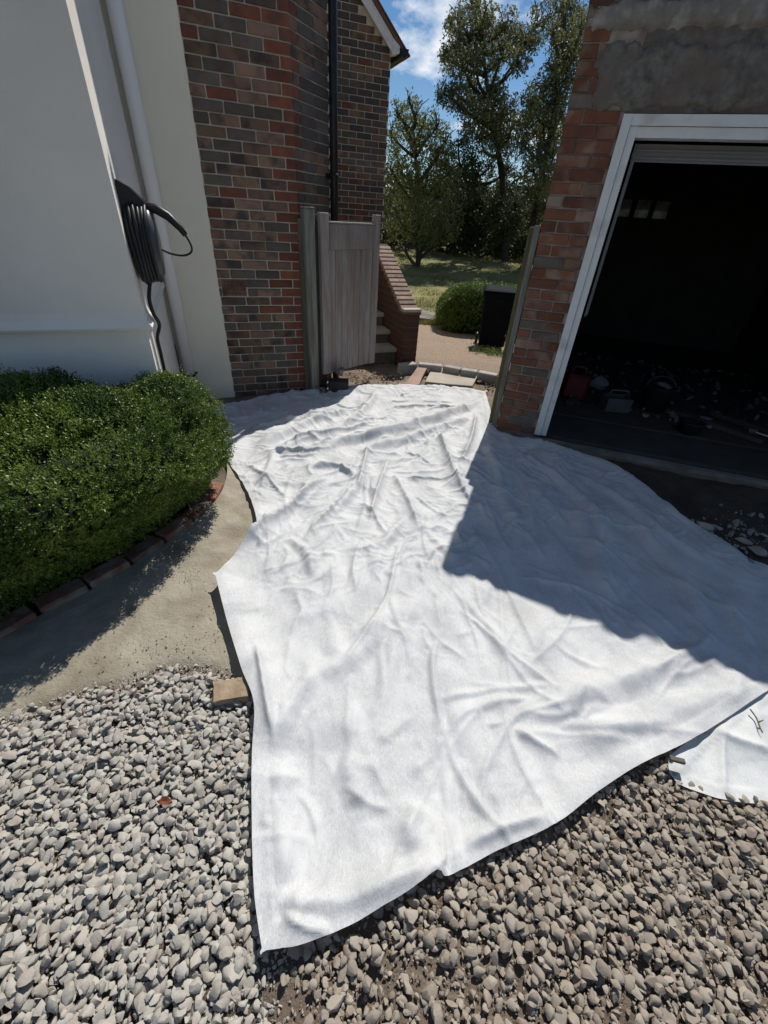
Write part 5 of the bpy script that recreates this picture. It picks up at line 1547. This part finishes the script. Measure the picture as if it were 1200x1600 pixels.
# ------------------------------------------------------------------ wheelie bin
p = Vector((1.71, 8.16, -.245 + .03))
bt = thing('wheelie_bin', 'black wheelie bin standing on gravel by the clipped hedge', 'wheelie bin', p)
yb = R(-8); mbm = Matrix.Rotation(yb, 3, 'Z')
def loft(rings, mbx):
    vs = []; n = 4
    for z, w, d, oy in rings:
        for sx, sy in ((-1, -1), (1, -1), (1, 1), (-1, 1)): vs.append(p + mbm @ Vector((sx * w / 2, sy * d / 2 + oy, z)))
    fs = [(0, 3, 2, 1)]
    for k in range(len(rings) - 1):
        for i in range(4): a = k * 4 + i; b = k * 4 + (i + 1) % 4; fs.append((a, b, b + 4, a + 4))
    e = (len(rings) - 1) * 4; fs.append((e, e + 1, e + 2, e + 3)); mbx.add(vs, fs)
mb = MB(); loft([(.05, .41, .46, .02), (.45, .45, .53, .01), (.86, .49, .60, 0), (.865, .53, .65, 0), (.92, .535, .66, 0)], mb)
o = mb.build('bin_body', M['bin'], bt); bv = o.modifiers.new('edge', 'BEVEL'); bv.width = .012; bv.segments = 2
mb = MB(); loft([(.925, .545, .70, 0), (.95, .54, .69, 0), (.975, .46, .58, .0), (.98, .40, .5, 0)], mb); o = mb.build('lid', M['bin'], bt); bv = o.modifiers.new('edge', 'BEVEL'); bv.width = .012; bv.segments = 2
mb = MB(); mb.tube([p + mbm @ Vector((-.24, .36, .93)), p + mbm @ Vector((.24, .36, .93))], .016, 10); mb.build('handle', M['bin'], bt)
for sx in (-1, 1):
    mb = MB(); mb.lathe(p + mbm @ Vector((sx * .25, .22, .1)), [(.06, -.02), (.1, -.022), (.1, .022), (.06, .02)], 20, rotm=mbm @ Matrix.Rotation(R(90), 3, 'Y')); mb.build('wheel', M['rubber'], bt)

# ------------------------------------------------------------------ clipped hedge behind the bin
def small_hedge():
    r = np.random.default_rng(91)
    c = Vector((1.95, 9.75, -.26)); sx, sy, sz = 1.12, .62, .86
    hd = thing('clipped_hedge', 'low clipped green hedge behind the wheelie bin', 'hedge', c)
    def pts(n, k):
        d = unit(r.normal(size=(n, 3))); d[:, 2] = np.abs(d[:, 2])
        e = np.sign(d) * np.abs(d) ** .55
        P = e * np.array([sx, sy, sz]) * k; P += d * ((fbm(P[:, 0], P[:, 1] + P[:, 2], 3, 3) - .5) * .1)[:, None]
        return P + np.array(c), d
    P, d = pts(7000, 1.0)
    V, F, t = sprigs(P - d * (r.random(len(P)) * .06)[:, None], d + r.normal(0, .4, d.shape) + np.array([0, 0, .4]), r.uniform(.05, .09, len(P)), .04, 3, 6)
    quads_obj('foliage', V, F, t, M['leaf_hedge'], hd)
    bm = bmesh.new(); bmesh.ops.create_icosphere(bm, subdivisions=3, radius=1)
    mb = MB(); mb.add([c + Vector([math.copysign(abs(q) ** .55, q) * s * .92 for q, s in zip(v.co, (sx, sy, sz))]) for v in bm.verts], [tuple(w.index for w in f.verts) for f in bm.faces], True); bm.free()
    mb.build('dark_core', M['core'], hd)  # solid near-black core, its colour stands in for the shade inside
small_hedge()

# ------------------------------------------------------------------ lawn grass
def grass():
    r = np.random.default_rng(17); n = 42000
    y = 9.9 + (r.random(n) ** 1.7) * 13; x = -1.5 + r.random(n) * (3.5 + .32 * (y - 8)) 
    P = np.column_stack([x, y, ground_z(x, y) + (fbm(x, y, .25, 5) - .5) * .25 * np.clip((y - 9) / 6, 0, 1)])
    tall = np.clip(fbm(x, y, 1.2, 7) * 1.6 - .45, .15, 1) * np.where(y < 11.5, 1.5, .8)
    L = r.uniform(.06, .16, n) * tall
    d = unit(np.column_stack([r.normal(0, .35, (n, 2)), np.ones(n)])); s = unit(np.cross(d, r.normal(size=(n, 3))))
    w = np.clip(.004 + .0007 * (y - 9), .004, .012)
    V = np.stack([P - s * w[:, None], P + s * w[:, None], P + d * L[:, None]], 1).reshape(-1, 3)
    o = np_mesh('grass', V, np.arange(3 * n), np.full(n, 3), M['grass_blade'], False, {'tone': np.repeat(r.random(n), 3)}); link(o)
    tag(o, 'dry yellowing grass on the lawn beyond the path', 'grass', kind='stuff')
grass()

# ------------------------------------------------------------------ trees
def clump_leaves(clumps, per, leaf, seed, droop=.0, dens_surface=.6):
    """clumps: list of (center(3), radii(3)); leaves around shells in small tufts"""
    r = np.random.default_rng(seed); Vs = []; tn = []
    for c, rad in clumps:
        vol = (rad[0] * rad[1] * rad[2]) ** (2 / 3); n = max(20, int(per * vol))
        nt = max(4, n // 14)
        dt = unit(r.normal(size=(nt, 3))); rt = r.random(nt) ** .45
        tc = np.array(c) + dt * rt[:, None] * np.array(rad)
        k = r.integers(0, nt, n)
        sz = .16 * np.mean(rad)
        P = tc[k] + r.normal(0, 1, (n, 3)) * (sz, sz, sz * .75)
        d = unit(r.normal(size=(n, 3)) + np.array([0, 0, -droop])); s = unit(np.cross(d, r.normal(size=(n, 3))))
        L = leaf * r.uniform(.6, 1.3, n)
        V, F = leaf_quads(P, d, s, L, L * .42, .1)
        Vs.append(V); tn.append(np.repeat(np.clip(r.random(n) * .7 + .3 * r.random(), 0, 1), 4))
    V = np.concatenate(Vs); return V, np.arange(len(V)).reshape(-1, 4), np.concatenate(tn)
def tpt(px, py, D):
    rr = ray(px, py); q = rr * D / rr[1]; return Vector((q[0], q[1], q[2] + EYE))
def tree(name, label, clumps_px, D, trunk_px, mat, bark, per, leaf, seed, group='trees beyond the lawn', droop=0, limbs=True, trunk_r=.16, depth=.9):
    r = random.Random(seed)
    base = tpt(*trunk_px[0], D); base.z = float(ground_z(base.x, base.y)) - .1
    t = thing(name, label, 'tree', base, group)
    s_ = D / F_PX * 1.12
    clumps = []
    for (px, py, rx, rz) in clumps_px:
        dd = D + r.uniform(-depth, depth) * 1.4
        c = tpt(px, py, dd); clumps.append((c, (rx * s_, (rx + rz) * .5 * s_ * 1.1, rz * s_)))
    V, F, tn = clump_leaves(clumps, per, leaf, seed, droop)
    quads_obj('crown', V, F, tn, mat, t)
    mb = MB()
    tp = [base] + [tpt(px, py, D) for px, py in trunk_px[1:]]
    tp = smooth_curve(tp, 5); n = len(tp)
    mb.tube(tp, [trunk_r * (1 - .8 * i / (n - 1)) for i in range(n)], 9)
    if limbs:
        for c, rad in clumps:
            # leave the trunk below the clump
            cand = [q for q in tp if q.z < c.z - .3] or [tp[0]]
            q = min(cand[max(0, len(cand) - 9):], key=lambda w: (w - c).length + r.uniform(0, 1.2))
            mid = (q + c) / 2 + Vector((r.uniform(-.2, .2), r.uniform(-.2, .2), -.15))
            pth = smooth_curve([q, mid, c, c + Vector((0, 0, rad[2] * .6))], 4); m = len(pth)
            mb.tube(pth, [max(.014, .075 * (1 - i / m)) for i in range(m)], 6)
            for _ in range(3):
                e = c + Vector((r.uniform(-1, 1) * rad[0], r.uniform(-1, 1) * rad[1], r.uniform(-.2, 1) * rad[2]))
                mb.tube([c - Vector((0, 0, .1)), (c + e) / 2 + Vector((0, 0, .05)), e], [.025, .016, .008], 5)
    mb.build('trunk', bark, t)
    return t
tallA = [(716, 30, 13, 11), (704, 36, 6, 6), (742, 4, 15, 12), (757, 22, 14, 12), (752, 45, 16, 13), (733, 62, 14, 12), (712, 72, 16, 14), (699, 92, 9, 11), (722, 98, 16, 12), (745, 88, 14, 12), (770, 62, 15, 13), (790, 42, 14, 12), (802, 58, 12, 12), (785, 84, 13, 11), (822, 70, 13, 14), (842, 36, 12, 18), (808, 98, 12, 10), (765, 108, 11, 9), (735, 132, 11, 9), (708, 140, 16, 15), (692, 144, 7, 7), (720, 160, 16, 10), (748, 152, 17, 13), (775, 146, 14, 12), (760, 172, 20, 12), (790, 170, 14, 12), (740, 185, 18, 14), (776, 196, 20, 14), (800, 200, 14, 16), (752, 216, 22, 14), (780, 232, 18, 14)]
tallB = [(878, 12, 15, 14), (894, 30, 16, 16), (908, 48, 14, 16), (864, 52, 8, 11), (886, 58, 15, 14), (878, 84, 15, 13), (895, 92, 16, 18), (864, 108, 12, 12), (884, 120, 17, 14), (848, 140, 15, 14), (870, 152, 18, 15), (832, 160, 14, 14), (850, 176, 18, 14), (878, 178, 16, 16), (826, 190, 16, 14), (848, 206, 18, 14), (872, 212, 16, 16), (818, 224, 15, 13), (842, 236, 17, 14), (864, 244, 15, 16), (832, 262, 12, 12), (852, 280, 13, 18), (866, 290, 10, 14), (836, 306, 12, 14), (850, 328, 12, 14)]
lightC = [(640, 158, 7, 9), (622, 178, 12, 12), (648, 178, 14, 12), (632, 196, 16, 13), (662, 192, 14, 12), (684, 196, 12, 12), (612, 212, 10, 14), (640, 218, 20, 14), (668, 214, 17, 14), (694, 222, 14, 14), (620, 240, 14, 14), (650, 244, 22, 16), (682, 246, 20, 15), (612, 268, 10, 14), (636, 272, 22, 16), (668, 276, 24, 17), (700, 270, 18, 16), (616, 300, 15, 17), (648, 304, 24, 18), (684, 306, 24, 18), (620, 334, 20, 18), (660, 338, 26, 18), (700, 340, 22, 18), (632, 362, 20, 14), (662, 366, 22, 14), (694, 364, 20, 14), (612, 360, 12, 14)]
midD = [(716, 226, 12, 12), (738, 246, 14, 12), (722, 262, 14, 12), (748, 272, 12, 12), (732, 292, 16, 14), (764, 262, 10, 10), (756, 296, 12, 12), (716, 308, 16, 16), (744, 322, 18, 14), (772, 318, 12, 14), (790, 300, 10, 12), (806, 322, 10, 12), (776, 344, 16, 14), (808, 350, 14, 14), (690, 250, 14, 14), (700, 330, 16, 16), (730, 345, 18, 16), (822, 340, 12, 14), (792, 262, 12, 12), (760, 330, 14, 12), (790, 366, 18, 14), (740, 372, 20, 14)]
tree('tall_tree', 'tall dark clumpy tree with bare limbs showing, in the middle of the gap', tallA, 22, [(792, 392), (788, 330), (782, 260), (770, 190), (757, 100), (752, 30)], M['leaf_euc'], M['bark_dark'], 2700, .115, 1, droop=.5)
tree('tall_tree', 'tall dark tree with narrow crown beside the garage corner', tallB, 21.5, [(826, 395), (838, 320), (852, 250), (868, 160), (880, 60), (884, 20)], M['leaf_euc'], M['bark_dark'], 2900, .11, 2, droop=.5)
tree('bushy_tree', 'lighter olive green leafy tree next to the far house corner', lightC, 19.5, [(655, 392), (654, 330), (650, 260), (645, 190)], M['leaf_light'], M['bark_dark'], 1900, .10, 3, trunk_r=.1)
tree('bushy_tree', 'small thin-leaved dark tree below the middle tall tree', midD, 22.5, [(748, 395), (745, 330), (738, 270)], M['leaf_dark'], M['bark_dark'], 2400, .11, 4, trunk_r=.1)
# dark thicket below and between
def thicket():
    r = np.random.default_rng(55); cl = []
    for k in range(130):
        px = r.uniform(560, 900); py = r.uniform(300, 394) if px < 800 else r.uniform(345, 394)
        D = r.uniform(22.5, 27); c = tpt(px, py, D); rad = r.uniform(.5, .95)
        cl.append((c, (rad, rad, rad * .8)))
    for k in range(190):
        x = r.uniform(-40, 60); y = 28 + r.uniform(0, 8) + abs(x) * .1; z = float(ground_z(0, y)) + r.uniform(.2, 2.6)
        cl.append((Vector((x, y, z)), (1.5, 1.5, 1.2)))
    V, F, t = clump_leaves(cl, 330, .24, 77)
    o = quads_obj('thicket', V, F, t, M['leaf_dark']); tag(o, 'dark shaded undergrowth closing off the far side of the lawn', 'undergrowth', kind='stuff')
    mb = MB()
    for k in range(40):
        px = 600 + k * 6.8; b = tpt(px, 396, 25 + (k % 3)); mb.tube([Vector((b.x, b.y, .2)), Vector((b.x + r.uniform(-.3, .3), b.y, 2.6))], [.08, .03], 6)
    mb.build('stems', M['bark_dark'], o)
thicket()

# ------------------------------------------------------------------ small bits on the ground
mb = MB(); a = at(1048, 1183, .075); b = at(1068, 1192, .06); mb.box((a + b) / 2, ((b - a).length, .018, .014), math.atan2(b.y - a.y, b.x - a.x), .002)
tag(mb.build('wood_chip', M['bark']), 'dark wood chip at the corner of the greyer plastic sheet', 'stick')
mb = MB(); pts = smooth_curve([at(1172, 1108, .062), at(1182, 1122, .06), at(1188, 1138, .058), at(1192, 1145, .056)], 4); mb.tube(pts, [.0028] * (len(pts) - 1) + [.0015], 6)
for q, e in (((1186, 1128), (1193, 1125)),): mb.tube([at(*q, .060), at(*e, .062)], [.003, .0015], 5)
tag(mb.build('twig', M['twig']), 'brown forked twig lying on the plastic sheet at right', 'twig')
mb = MB(); c = at(257, 1252, .05); vs = []
for k in range(9):
    u = k / 8 - .5; w = .012 * math.cos(u * 2.9)
    vs += [c + Vector((u * .05, -w, .006 * math.cos(u * 6))), c + Vector((u * .05, 0, .0)), c + Vector((u * .05, w, .009 * math.cos(u * 5)))]
mb.add(vs, [(3 * k + j, 3 * k + j + 1, 3 * k + j + 4, 3 * k + j + 3) for k in range(8) for j in range(2)])
tag(mb.build('dry_leaf', M['leaf_dry']), 'curled red brown dead leaf on the grey gravel', 'leaf')
# weeds at the foot of the bin and by the post
def weeds():
    r = np.random.default_rng(3); n = 260; c = at(770, 555, -.1)
    P = np.array(c) + np.column_stack([r.normal(0, .16, n), r.normal(0, .18, n), np.zeros(n)])
    P[:, 2] = ground_z(P[:, 0], P[:, 1]) + .03
    V, F, t = sprigs(P, r.normal(0, .6, (n, 3)) + np.array([0, 0, 1.]), r.uniform(.04, .12, n), .03, 3, 8)
    o = quads_obj('weeds', V, F, t, M['leaf_hedge']); tag(o, 'small green weeds on the gravel near the wheelie bin', 'weeds', kind='stuff')
weeds()
